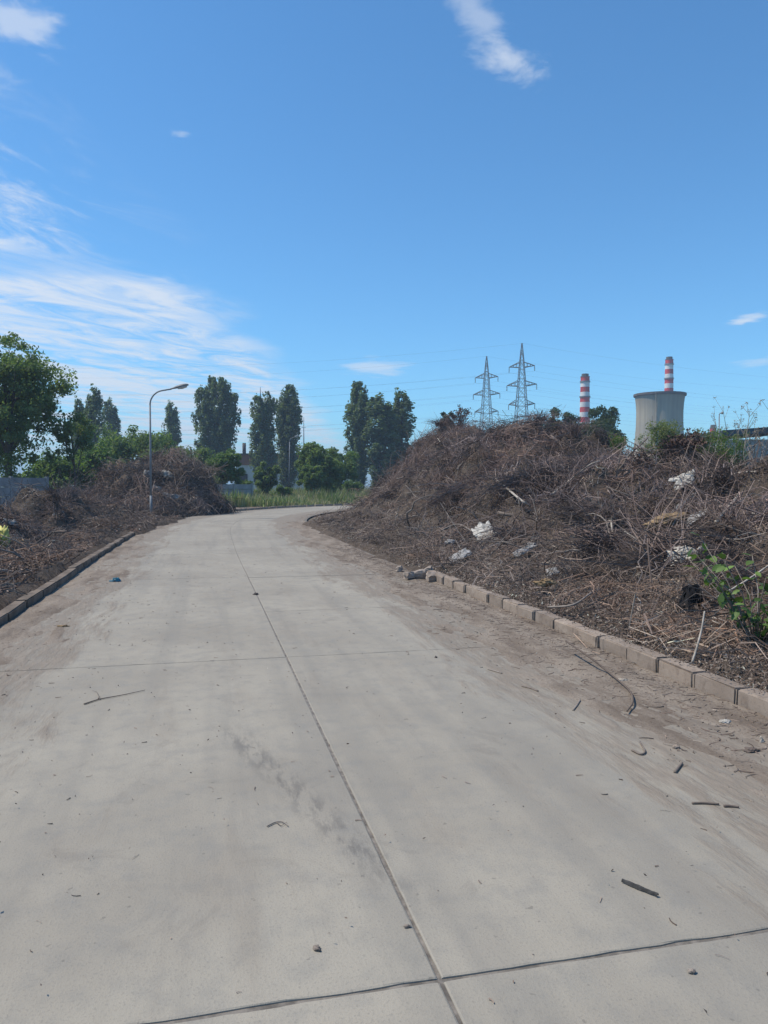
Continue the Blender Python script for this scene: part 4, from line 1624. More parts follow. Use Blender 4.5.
# ------------------------------------------------------------------ pylons and cables
def pylon(px, ytop, Y, label, yaw):
    c = gpos(px, Y)
    root = empty('power_pylon', c, label, 'pylon', 'lattice power pylons')
    H = at(px, ytop, Y).z
    k = H / 40.0
    cs, sn = math.cos(yaw), math.sin(yaw)

    def W(x, y, z):
        return Vector((c.x + (x * cs - y * sn) * k, c.y + (x * sn + y * cs) * k, z * k - 0.08))

    def half(z):
        return np.interp(z, [0, 24, 34, 40], [2.9, 1.25, 0.62, 0.08])
    corners = ((1, 1), (1, -1), (-1, -1), (-1, 1))
    lv = [0, 4.5, 8.5, 12, 15, 18, 20.5, 23, 25.5, 28, 30.5, 33, 35.5, 38, 40]
    for (sx, sy) in corners:
        parts = [tube1([W(sx * half(z), sy * half(z), z) for z in lv], 0.085 * k, 4)]
        v, f, _ = join_parts(parts)
        link('leg', mesh_np('leg', v, f, M_PYLON), root)
    for i in range(4):
        (ax, ay), (bx, by) = corners[i], corners[(i + 1) % 4]
        parts = []
        for z0, z1 in zip(lv[:-1], lv[1:]):
            parts.append(bar(W(ax * half(z0), ay * half(z0), z0), W(bx * half(z1), by * half(z1), z1), 0.042 * k))
            parts.append(bar(W(bx * half(z0), by * half(z0), z0), W(ax * half(z1), ay * half(z1), z1), 0.042 * k))
            parts.append(bar(W(ax * half(z1), ay * half(z1), z1), W(bx * half(z1), by * half(z1), z1), 0.06 * k))
        v, f, _ = join_parts(parts)
        link('bracing', mesh_np('bracing', v, f, M_PYLON), root)
    tips = []
    for z, L in ((34.0, 3.5), (29.0, 4.1), (23.8, 3.6)):
        for sx in (-1, 1):
            tip = W(sx * L, 0, z - 0.2)
            h = half(z)
            parts = []
            for sy in (-1, 1):
                parts.append(bar(W(sx * h, sy * h, z - 0.5), tip, 0.10 * k))
                parts.append(bar(W(sx * h, sy * h, z + 0.9), tip, 0.10 * k))
                for q in (0.3, 0.6, 0.8):
                    p = W(sx * h, sy * h, z - 0.5).lerp(tip, q)
                    p2 = W(sx * h, sy * h, z + 0.9).lerp(tip, q)
                    p3 = W(sx * h, -sy * h, z - 0.5).lerp(tip, q)
                    parts += [bar(p, p2, 0.06 * k), bar(p, p3, 0.06 * k)]
            v, f, _ = join_parts(parts)
            arm = link('crossarm', mesh_np('crossarm', v, f, M_PYLON), root)
            low = tip - Vector((0, 0, 1.5 * k))
            v, f = lathe([(0.02, 0), (0.14 * k, -0.1 * k), (0.06 * k, -0.3 * k), (0.14 * k, -0.5 * k), (0.06 * k, -0.7 * k), (0.14 * k, -0.9 * k), (0.06 * k, -1.1 * k), (0.13 * k, -1.3 * k), (0.02, -1.5 * k)], 8, tuple(tip))
            link('insulator', mesh_np('insulator', v, f, M_PYLON), arm)
            tips.append(low)
    tips.append(W(0, 0, 40))
    return tips


YAW = math.radians(-24)
tipsA = pylon(521, 343, 215, 'taller lattice pylon standing before the sky above the heap', YAW)
tipsB = pylon(486, 356, 240, 'shorter lattice pylon next to the taller one above the heap', YAW)


def cables(tips, which, group):
    # each wire runs across the arms' direction, sagging to the next (unseen) pylons on both sides
    lv = ['upper crossarm'] * 2 + ['middle crossarm'] * 2 + ['lower crossarm'] * 2 + ['tip']
    for p, part in zip(tips, lv):
        for sgn in (-1, 1):
            span = 230
            label = 'thin cable from the %s of the %s lattice pylon running towards the %s' % (part, which, 'poplars' if sgn < 0 else 'chimneys')
            if sgn < 0:
                # leaves towards the left of the view
                q = p + Vector((-0.93, 0.10, 0)) * span
            else:
                q = p + Vector((0.93, 0.36, 0)) * span
            pts = []
            for k in range(25):
                u = k / 24
                pt = p.lerp(q, u)
                pt.z -= 4 * 5.0 * u * (1 - u)
                pts.append(pt)
            v, f = tube1(pts, 0.011, 4, cap=False)
            o = link('power_cable', mesh_np('power_cable', v, f, M_CABLE, True))
            tag(o, label, 'cable', group)


cables(tipsA, 'taller', 'cables of the taller pylon')
cables(tipsB, 'shorter', 'cables of the shorter pylon')


def mast(px, ytop, Y, w, label, lattice=False):
    c = gpos(px, Y)
    h = at(px, ytop, Y).z
    root = empty('radio_mast', c, label, 'mast')
    if lattice:
        for k in range(3):
            a = k * 2.094
            b0 = (c.x + math.cos(a) * w, c.y + math.sin(a) * w, -0.08)
            v, f = tube1([b0, (c.x, c.y, h * 0.96)], [0.09, 0.05], 4)
            link('leg', mesh_np('leg', v, f, M_PYLON), root)
        parts = []
        for q in np.arange(0.1, 0.95, 0.06):
            for k in range(3):
                a, b_ = k * 2.094, (k + 1) * 2.094
                p = Vector((c.x + math.cos(a) * w * (1 - q), c.y + math.sin(a) * w * (1 - q), h * .96 * q))
                r = Vector((c.x + math.cos(b_) * w * (1 - q - .06), c.y + math.sin(b_) * w * (1 - q - .06), h * .96 * (q + .06)))
                parts.append(bar(p, r, 0.05))
        v, f, _ = join_parts(parts)
        link('bracing', mesh_np('bracing', v, f, M_PYLON), root)
        v, f = tube1([(c.x, c.y, h * 0.93), (c.x, c.y, h)], [0.08, 0.04], 6)
        link('tip', mesh_np('tip', v, f, M_PYLON), root)
    else:
        v, f = tube1([(c.x, c.y, -0.08), (c.x, c.y, h * 0.6), (c.x, c.y, h)], [w, w * 0.8, w * 0.3], 8)
        link('pole', mesh_np('pole', v, f, M_PYLON, True), root)
        v, f = tube1([(c.x - 0.5, c.y, h * 0.86), (c.x + 0.5, c.y, h * 0.86)], 0.05, 5)
        link('antenna_bar', mesh_np('antenna_bar', v, f, M_PYLON), root)


mast(261, 387, 150, 1.6, 'pointed lattice mast tip beside the slim dark poplar', True)
mast(304, 417, 170, 0.16, 'thin tall antenna mast over the dense dark green bush')
mast(651, 416, 60, 0.09, 'thin dark pole before the cooling tower')


# ------------------------------------------------------------------ things on the heaps
def hit(fnH, px, py, y0=4.0, y1=60.0):
    """where the line of sight meets a heap surface"""
    d = px_dir(px, py)
    ys = np.arange(y0, y1, 0.03)
    k = ys / d.y
    x, z = d.x * k, CAM_H + d.z * k
    h = fnH(x, ys)
    i = np.argmax(z <= h)
    if not (z <= h)[i]:
        i = -1
    return Vector((x[i], ys[i], float(h[i])))


def HR_xy(x, y):
    s, t = road_st(x, y)
    return np.where(t > 0, H_right(s, t), -0.12)


def HL_xy(x, y):
    s, t = road_st(x, y)
    return np.where(t < 0, H_left(s, -t), -0.12)


def crumple(name, loc, size, seed, mat, label, cat, group=None, stretch=(1, 0.7, 0.35), rz=0.0, tilt=(0, 0)):
    """a crumpled lump: folded film, rag or clod"""
    bm = bmesh.new()
    bmesh.ops.create_icosphere(bm, subdivisions=4, radius=1.0)
    rg = np.random.default_rng(seed)
    off = rg.uniform(0, 50, 2)
    for v in bm.verts:
        p = v.co
        a = float(fbm(p.x * 1.3 + off[0] + p.z, p.y * 1.3 + off[1] - p.z * 0.7, seed, 3))
        b_ = abs(float(fbm(p.x * 3.1 + off[1] - p.z * 2, p.y * 3.1 + p.z * 2.3, seed + 5, 3)) - 0.5) * 2
        r = 0.35 + 1.15 * a - 0.75 * (0.35 - b_)
        v.co = p * max(0.2, r)
        v.co.x *= size * stretch[0]
        v.co.y *= size * stretch[1]
        v.co.z = v.co.z * size * stretch[2]
    me = bpy.data.meshes.new(name)
    bm.to_mesh(me)
    bm.free()
    me.polygons.foreach_set('use_smooth', np.ones(len(me.polygons), bool))
    me.materials.append(mat)
    o = link(name, me)
    o.location = loc
    o.rotation_euler = (tilt[0], tilt[1], rz)
    tag(o, label, cat, group)
    return o


def film(name, loc, size, seed, mat, label, cat, stretch, nrm, roll):
    """a creased piece of plastic film or rag lying against the slope"""
    n = 30
    rg = np.random.default_rng(seed)
    a, b = np.meshgrid(np.linspace(-1, 1, n), np.linspace(-1, 1, n), indexing='ij')
    th = np.arctan2(b, a)
    edge = 0.55 + 0.75 * fbm(np.cos(th) * 1.7 + seed, np.sin(th) * 1.7, seed, 4)
    ox, oy = rg.uniform(0, 60, 2)
    w1 = fbm(a * 1.4 + ox, b * 1.4 + oy, seed + 1, 4) - 0.5
    w2 = fbm(a * 1.4 + oy, b * 1.4 + ox, seed + 2, 4) - 0.5
    fold = np.abs(fbm(a * 2.4 + w1 * 2 + ox, b * 2.4 + w2 * 2 + oy, seed + 3, 3) - 0.5) * 2
    x = (a * edge + w1 * 0.7) * stretch[0]
    y = (b * edge + w2 * 0.7) * stretch[1]
    z = (0.55 - fold) * 0.42 - (a * a + b * b) * 0.25
    v = np.stack([x, y, z * max(stretch[2], 0.5)], -1).reshape(-1, 3) * size
    q = grid_quads(n, n)
    me = mesh_np(name, v, q, mat, True)
    o = link(name, me)
    o.modifiers.new('thick', 'SOLIDIFY').thickness = 0.004
    o.location = loc
    Z = Vector(nrm).normalized()
    X = Vector((1, 0, 0)) - Z * Z.x
    X.normalize()
    Y = Z.cross(X)
    M = Matrix((X, Y, Z)).transposed() @ Matrix.Rotation(roll, 3, 'Z')
    o.rotation_euler = M.to_euler()
    tag(o, label, cat)
    return o


def slope_normal(fnH, p, e=0.35):
    h = lambda x, y: float(fnH(np.array([x]), np.array([y]))[0])
    return Vector((-(h(p.x + e, p.y) - h(p.x - e, p.y)) / (2 * e), -(h(p.x, p.y + e) - h(p.x, p.y - e)) / (2 * e), 1.0)).normalized()


def heap_bits():
    bits = [  # px, py, size in pixels, stretch, rotation, tilt, material, name, label, category
        (487, 541, 17, (0.6, 0.5, 1.1), 0.3, (0.0, 0.5), M_PLASTIC, 'plastic_sheet', 'upright twisted off white plastic sheet caught on the heap', 'plastic'),
        (462, 561, 9, (1.3, 0.8, 0.35), 0.5, (0, -0.3), M_PLASTICG, 'plastic_sheet', 'flat greyish plastic scrap just below the upright twisted sheet', 'plastic'),
        (452, 549, 5, (1, 0.7, 0.5), 0.2, (0, 0), M_PLASTICG, 'paper_scrap', 'small pale scrap beside the upright twisted sheet', 'scrap'),
        (525, 555, 8, (1.4, 0.5, 0.4), 0.3, (0, -0.4), M_PLASTICG, 'plastic_sheet', 'narrow grey plastic strip lying right of the upright twisted sheet', 'plastic'),
        (553, 577, 7, (1, 0.8, 0.7), 0.0, (0, 0), M_PLASTICG, 'rubble_lump', 'pale broken lump low on the heap above the kerb', 'rubble'),
        (683, 562, 15, (1.0, 0.7, 0.6), -0.5, (0, 0.6), M_PLASTIC, 'plastic_bag', 'large torn white plastic bag on the lower heap slope', 'plastic bag'),
        (704, 557, 5, (1, 0.6, 0.5), 0.4, (0, 0), M_PLASTIC, 'plastic_bag', 'small white scrap next to the large torn bag', 'plastic bag'),
        (685, 484, 9, (1.3, 0.8, 0.4), 0.1, (0, -0.1), M_PLASTIC, 'plastic_bag', 'flat white plastic bag near the top of the heap', 'plastic bag'),
        (712, 479, 7, (1, 0.8, 0.7), 0.1, (0, 0), M_PLASTIC, 'plastic_bag', 'small round white bag near the top of the heap', 'plastic bag'),
        (683, 512, 11, (1.4, 0.4, 0.4), 0.7, (0, -0.6), M_PLASTICG, 'board_scrap', 'pale slanting board scrap halfway up the heap', 'board'),
        (697, 523, 9, (1.3, 0.8, 0.5), 0.1, (0, 0), M_PLASTICG, 'cloth_scrap', 'dirty white rag below the slanting board scrap', 'rag'),
        (756, 524, 5, (1, 0.8, 0.6), 0.1, (0, 0), M_PLASTIC, 'plastic_scrap', 'small white scrap on the heap above the leafy bush', 'plastic'),
        (667, 533, 14, (1.5, 0.7, 0.35), 0.3, (0, -0.2), M_OCHRE, 'clay_lump', 'ochre patch of clay and bark on the heap slope', 'clay'),
        (534, 552, 4, (1, 0.8, 0.6), 0.1, (0, 0), M_PLASTICG, 'paper_scrap', 'tiny pale scrap beside the narrow grey strip', 'scrap'),
        (548, 592, 7, (1.3, 0.8, 0.5), 0.1, (0, 0), M_OCHRE, 'clay_lump', 'ochre clod on the litter just above the kerb', 'clay'),
        (561, 631, 6, (1.2, 0.9, 0.7), 0.2, (0, 0), M_STONE, 'rubble_lump', 'grey stone lying behind the kerb among dry litter', 'stone'),
        (637, 462, 5, (0.6, 0.6, 1.1), 0.1, (0, 0.3), M_PLASTIC, 'plastic_scrap', 'upright white sliver high on the heap under the cooling tower', 'plastic'),
        (562, 495, 4, (1, 0.8, 0.6), 0.1, (0, 0), M_PLASTIC, 'plastic_scrap', 'tiny white scrap in the brushwood of the heap', 'plastic'),
    ]
    for i, (px, py, sz, stv, rz, tilt, mt, nm, lab, cat) in enumerate(bits):
        p = hit(HR_xy, px, py)
        s = sz * p.y / FPX
        if mt in (M_PLASTIC, M_PLASTICG) and sz > 6:
            nn = slope_normal(HR_xy, p) + Vector((-0.25, -0.75, 0.0))
            film(nm, p + nn.normalized() * (0.10 + 0.25 * s), s * 1.05, 100 + i, mt, lab, cat, (stv[0], max(stv[1], stv[2]), 0.6), nn, rz)
        else:
            crumple(nm, (p.x - 0.05, p.y - 0.12, p.z + s * 0.45 + 0.10), s * 1.1, 100 + i, mt, lab, cat, None, stv, rz, tilt)
    left = [
        (3, 545, 12, (0.6, 0.6, 1.0), 0.2, (0, 0.2), M_YELLOW, 'plastic_bag', 'crumpled yellow plastic bag in the low debris row', 'plastic bag'),
        (8, 529, 9, (1.2, 0.8, 0.5), 0.2, (0, 0), M_PLASTICG, 'plastic_bag', 'pale plastic bag behind the yellow one in the debris row', 'plastic bag'),
        (22, 545, 4, (1, 0.8, 0.6), 0.2, (0, 0), M_OCHRE, 'clay_lump', 'reddish clod in the low debris row', 'clay'),
    ]
    for i, (px, py, sz, stv, rz, tilt, mt, nm, lab, cat) in enumerate(left):
        p = hit(HL_xy, px, py, 6)
        s = sz * p.y / FPX
        crumple(nm, (p.x, p.y, p.z + s * 0.35 + 0.04), s, 200 + i, mt, lab, cat, None, stv, rz, tilt)
    mnd = [
        (131, 460, 4.5, (0.8, 0.8, 1.0), M_PLASTIC, 'plastic_scrap', 'white scrap on the shoulder of the tall rounded mound', 'plastic'),
        (169, 477, 6, (1.3, 0.8, 0.7), M_PLASTIC, 'plastic_bag', 'white bag caught halfway up the tall rounded mound', 'plastic bag'),
        (147, 476, 4, (0.9, 0.8, 1.0), M_PLASTICG, 'plastic_scrap', 'pale scrap on the mound beside the lamp pole', 'plastic'),
        (158, 493, 6, (1.3, 0.8, 0.6), M_PLASTICG, 'rubble_lump', 'grey lump low on the mound right of the lamp pole', 'rubble'),
        (172, 500, 8, (1.5, 0.5, 0.5), M_PLASTICG, 'board_scrap', 'pale broken board at the foot of the mound', 'board'),
    ]
    for i, (px, py, sz, stv, mt, nm, lab, cat) in enumerate(mnd):
        p = hit(H_mound, px, py, 30)
        s = sz * p.y / FPX
        crumple(nm, (p.x, p.y - s * 0.5, p.z + s * 0.3), s, 300 + i, mt, lab, cat, None, stv, 0.2, (0, 0.2))
    # loose rubble where the short kerb stones end
    for i, (px, py, sz, lab) in enumerate((
            (433, 580, 6, 'squarish broken kerb piece at the end of the stone row'),
            (419, 577, 6, 'tumbled pale kerb piece next to the end of the stone row'),
            (409, 578, 5, 'rounded rubble stone beyond the end of the stone row'),
            (428, 573, 5, 'flat pale slab fragment behind the broken kerb piece'),
            (399, 571, 4, 'small pale rubble stone furthest from the stone row'))):
        p = grd(px, py, 0.03)
        s = sz * p.y / FPX
        bm = bmesh.new()
        bmesh.ops.create_cube(bm, size=1.0)
        bmesh.ops.subdivide_edges(bm, edges=bm.edges[:], cuts=2, use_grid_fill=True)
        rg = np.random.default_rng(400 + i)
        for v in bm.verts:
            v.co = v.co * (1.15 - 0.35 * v.co.length) + Vector(rg.normal(size=3)) * 0.05
            v.co.x *= s * 2.2
            v.co.y *= s * 1.6
            v.co.z *= s * 1.3
        me = bpy.data.meshes.new('rubble_stone')
        bm.to_mesh(me)
        bm.free()
        me.materials.append(M_STONE)
        o = link('rubble_stone', me, loc=(p.x, p.y, 0.03 + s * 0.5))
        o.rotation_euler = (rg.normal() * 0.2, rg.normal() * 0.2, rg.uniform(0, 3))
        tag(o, lab, 'stone')
    # black lump standing for the dark hole by the leafy bush
    p = hit(HR_xy, 692, 612)
    bm = bmesh.new()
    bmesh.ops.create_cone(bm, cap_ends=True, segments=14, radius1=0.13, radius2=0.07, depth=0.28)
    bmesh.ops.subdivide_edges(bm, edges=bm.edges[:], cuts=2, use_grid_fill=True)
    rg = np.random.default_rng(9)
    for v in bm.verts:
        v.co += Vector(rg.normal(size=3)) * 0.024
    me = bpy.data.meshes.new('hole_shade_lump')
    bm.to_mesh(me)
    bm.free()
    me.materials.append(M_HOLEBLACK)
    tag(link('hole_shade_lump', me, loc=(p.x, p.y, p.z + 0.12)), 'short black lump standing for the dark hole beside the leafy bush', 'dark lump')


heap_bits()


def bough(name, pts, r0, r1, mat, label, cat, sides=7, twigs=(), group=None):
    """one branch lying somewhere; twigs: lists of points, as part of it"""
    root = None
    pts = [Vector(p) for p in pts]
    k = np.linspace(0, 1, len(pts))
    dense = catmull(np.array([tuple(pts[0] * 2 - pts[1])] + [tuple(p) for p in pts] + [tuple(pts[-1] * 2 - pts[-2])]), 6)
    dense = np.concatenate([dense, [tuple(pts[-1])]])
    r = list(np.linspace(r0, r1, len(dense)))
    parts = [tube1(dense, r, sides)]
    v, f, _ = join_parts(parts)
    o = link(name, mesh_np(name, v, f, mat, True))
    tag(o, label, cat, group)
    for tw in twigs:
        tw = [Vector(p) for p in tw]
        v, f = tube1(tw, list(np.linspace(r0 * 0.6, r1 * 0.4, len(tw))), 5)
        link('side_twig', mesh_np('side_twig', v, f, mat, True), o, local=True)
    return o


def big_branches():
    h = lambda px, py, lift=0.05: hit(HR_xy, px, py) + Vector((0, 0, lift))
    B = bough
    q = h(594, 541, .1)
    B('branch', [h(593, 541, .08), h(604, 535, .10), h(611, 527, .12), h(622, 518, .16)], 0.035, 0.028, M_PALEWOOD, 'bleached forked branch lying on the heap slope', 'branch',
      twigs=[[h(611, 527, .12), h(622, 535, .10), h(640, 545, .06)], [h(611, 527, .12), h(612, 536, .1), h(625, 548, .08)]])
    # long pole rising to the right past the bush
    a = h(702, 615, 0.1)
    b_ = Vector((a.x + 1.1, a.y + 0.35, a.z + 0.55))
    B('branch', [a, (a + b_) / 2 + Vector((0, 0, -0.03)), b_], 0.012, 0.008, M_PALEWOOD, 'straight pale pole rising from the black lump over the leafy bush', 'branch')
    # slanting stick in front of the black lump, standing in the litter
    a = grd(692, 663, 0.10)
    B('branch', [a, a + Vector((0.05, 0.03, 0.12)), a + Vector((0.11, 0.08, 0.27)), a + Vector((0.15, 0.12, 0.42))], 0.011, 0.007, M_PALEWOOD, 'pale curved stick leaning up against the black lump', 'branch',
      twigs=[[a, a + Vector((-0.10, 0.0, -0.02)), a + Vector((-0.16, 0.03, -0.05))]])
    # long pale stems sagging to the right below the bush
    a = h(712, 628, 0.10)
    for i, (dx, dz, lab) in enumerate(((1.15, -0.10, 'upper long pale stem drooping beneath the leafy bush'), (1.05, -0.22, 'lower long pale stem drooping beneath the leafy bush'))):
        e = a + Vector((dx, -0.25, dz - 0.05))
        B('branch', [a + Vector((0, 0, -0.04 * i)), (a + e) / 2 + Vector((0, 0, -0.08)), e], 0.011, 0.006, M_PALEWOOD, lab, 'branch')
    # stem lying on the litter behind the kerb
    B('branch', [h(683, 671, .03), h(703, 681, .04), h(725, 690, .035), h(760, 700, .03)], 0.016, 0.011, M_BRANCH, 'long brown stem lying behind the kerb below the leafy bush', 'branch')
    # curved branch hanging over the kerb into the road
    B('branch', [grd(566, 641, .15), grd(588, 656, .12), grd(607, 671, .04), grd(628, 689, .03), grd(633, 701, .03), grd(627, 711, .025)], 0.009, 0.006, M_BRANCH, 'curved branch hanging over the kerb onto the road', 'branch')
    B('branch', [h(548, 618, .12), h(573, 618, .15), h(590, 604, .12), h(600, 597, .1)], 0.014, 0.008, M_BRANCH, 'dark crooked branch reaching out above the kerb', 'branch')
    B('branch', [h(716, 530, .1), h(727, 518, .14), h(735, 507, .12), h(738, 501, .12)], 0.03, 0.016, M_PALEWOOD, 'pale hooked branch standing out high on the heap', 'branch')
    B('branch', [h(714, 506, .1), h(724, 514, .1), h(732, 521, .06)], 0.02, 0.014, M_PALEWOOD, 'short pale stick beside the hooked branch on the heap', 'branch')
    B('branch', [h(496, 486, .2), h(510, 500, .22), h(522, 508, .16), h(530, 512, .1)], 0.035, 0.02, M_PALEWOOD, 'pale bowed branch on the front of the heap above the twisted sheet', 'branch')
    B('branch', [h(440, 536, .12), h(458, 531, .16), h(475, 540, .14), h(488, 548, .08)], 0.03, 0.016, M_BRANCH, 'arched brown branch beside the upright twisted sheet', 'branch')
    B('branch', [h(552, 500, .12), h(572, 487, .2), h(590, 474, .2), h(600, 468, .15)], 0.03, 0.016, M_PALEWOOD, 'long pale branch slanting up the middle of the heap', 'branch')
    B('branch', [h(718, 486, .1), h(738, 481, .16), h(756, 478, .1)], 0.03, 0.02, M_PALEWOOD, 'pale horizontal branch near the small round white bag', 'branch')


big_branches()


# ------------------------------------------------------------------ plants on the heap
def leafy_bush():
    rg = np.random.default_rng(51)
    p0 = hit(HR_xy, 764, 655)
    base = Vector((p0.x + 0.05, p0.y + 0.25, p0.z - 0.02))
    root = empty('leafy_bush', base, 'fresh green leafy bush growing out of the heap beside the kerb', 'bush')
    # one leaf shape, pointed oval with a fold
    v = np.array([(0, 0, 0), (0.28, 0.22, 0.05), (0.62, 0.24, 0.05), (1, 0, -0.06), (0.62, -0.24, 0.05), (0.28, -0.22, 0.05), (0.3, 0, 0), (0.65, 0, -0.01)])
    tri = [(0, 6, 1), (6, 7, 2), (6, 2, 1), (7, 3, 2), (0, 5, 6), (6, 5, 4), (6, 4, 7), (7, 4, 3)]
    variants = []
    for c in ((0.10, 0.17, 0.045), (0.075, 0.125, 0.038), (0.15, 0.235, 0.06), (0.055, 0.10, 0.035)):
        variants.append(mesh_np('leaf', v, np.array(tri), M_LEAFR, True, np.tile(c, (8, 1))))
    n = 0
    for k in range(26):
        a = rg.uniform(0, 6.28)
        L = rg.uniform(0.6, 1.3)
        tip = base + Vector((math.cos(a) * L * 0.55, math.sin(a) * L * 0.45, L * rg.uniform(0.55, 0.95)))
        mid = (base + tip) / 2 + Vector((rg.normal() * 0.05, rg.normal() * 0.05, 0.10))
        vv, ff = tube1([base, mid, tip], [0.008, 0.006, 0.003], 4)
        link('stem', mesh_np('stem', vv, ff, M_BRANCH, True), root)
        for j in range(11):
            u = 0.25 + 0.75 * j / 10
            q = base.lerp(mid, u * 2) if u < 0.5 else mid.lerp(tip, u * 2 - 1)
            o = link('leaf', variants[rg.integers(4)], root)
            o.location = q
            sc = rg.uniform(0.07, 0.135)
            o.scale = (sc, sc, sc)
            o.rotation_euler = (rg.normal() * 0.5, rg.normal() * 0.45 + 0.2, rg.uniform(0, 6.28))
            n += 1


leafy_bush()


def weed(base, h, rg, nst, label, cat='weed', kind='dry', group=None, name='tall_weed'):
    """upright weed: branching stems with small heads or leaves"""
    root = empty(name, base, label, cat, group)
    st, hd = [], []
    for k in range(nst):
        a = rg.uniform(0, 6.28)
        L = h * rg.uniform(0.55, 1.0)
        lean = rg.uniform(0.05, 0.38)
        b0 = base + Vector((rg.normal() * 0.08, rg.normal() * 0.08, 0)) * min(1, h)
        tip = b0 + Vector((math.cos(a) * lean * L, math.sin(a) * lean * L, L))
        mid = (b0 + tip) / 2 + Vector((rg.normal() * 0.04, rg.normal() * 0.04, 0.04)) * h
        st.append(tube1([b0, mid, tip], [0.009 * h ** .5, 0.007 * h ** .5, 0.004], 4))
        ends = [tip]
        for q in range(5):
            u = rg.uniform(0.35, 0.95)
            p = b0.lerp(mid, u * 2) if u < 0.5 else mid.lerp(tip, u * 2 - 1)
            a2 = rg.uniform(0, 6.28)
            l2 = h * rg.uniform(0.10, 0.26)
            e = p + Vector((math.cos(a2) * l2 * 0.7, math.sin(a2) * l2 * 0.7, l2 * 0.8))
            st.append(tube1([p, (p + e) / 2, e], [0.005, 0.004, 0.003], 3))
            ends.append(e)
        hd += ends
    v, f, _ = join_parts(st)
    dry = kind == 'dry'
    link('stems', mesh_np('stems', v, f, M_TWIG, False, np.tile((0.27, 0.235, 0.19) if dry else (0.17, 0.20, 0.11), (len(v), 1))), root)
    cc = np.array([tuple(e) for e in hd])
    if dry:
        cl = np.c_[cc, np.full(len(cc), 0.05)]
        v, f, c = leaf_quads(cl, 14, (0.008, 0.02), rg, ((0.20, 0.16, 0.12), (0.32, 0.27, 0.2)))
        link('seed_heads', mesh_np('seed_heads', v, f, M_LITTER, False, c), root)['kind'] = 'stuff'
    else:
        cl = np.concatenate([np.c_[cc, np.full(len(cc), 0.13)], np.c_[cc * 0.6 + np.array(tuple(base)) * 0.4, np.full(len(cc), 0.12)]])
        v, f, c = leaf_quads(cl, 22, (0.012, 0.035), rg, GREENS['pale'] if kind == 'pale' else GREENS['bush'])
        link('leaves', mesh_np('leaves', v, f, M_LEAF, False, c), root)
    return root


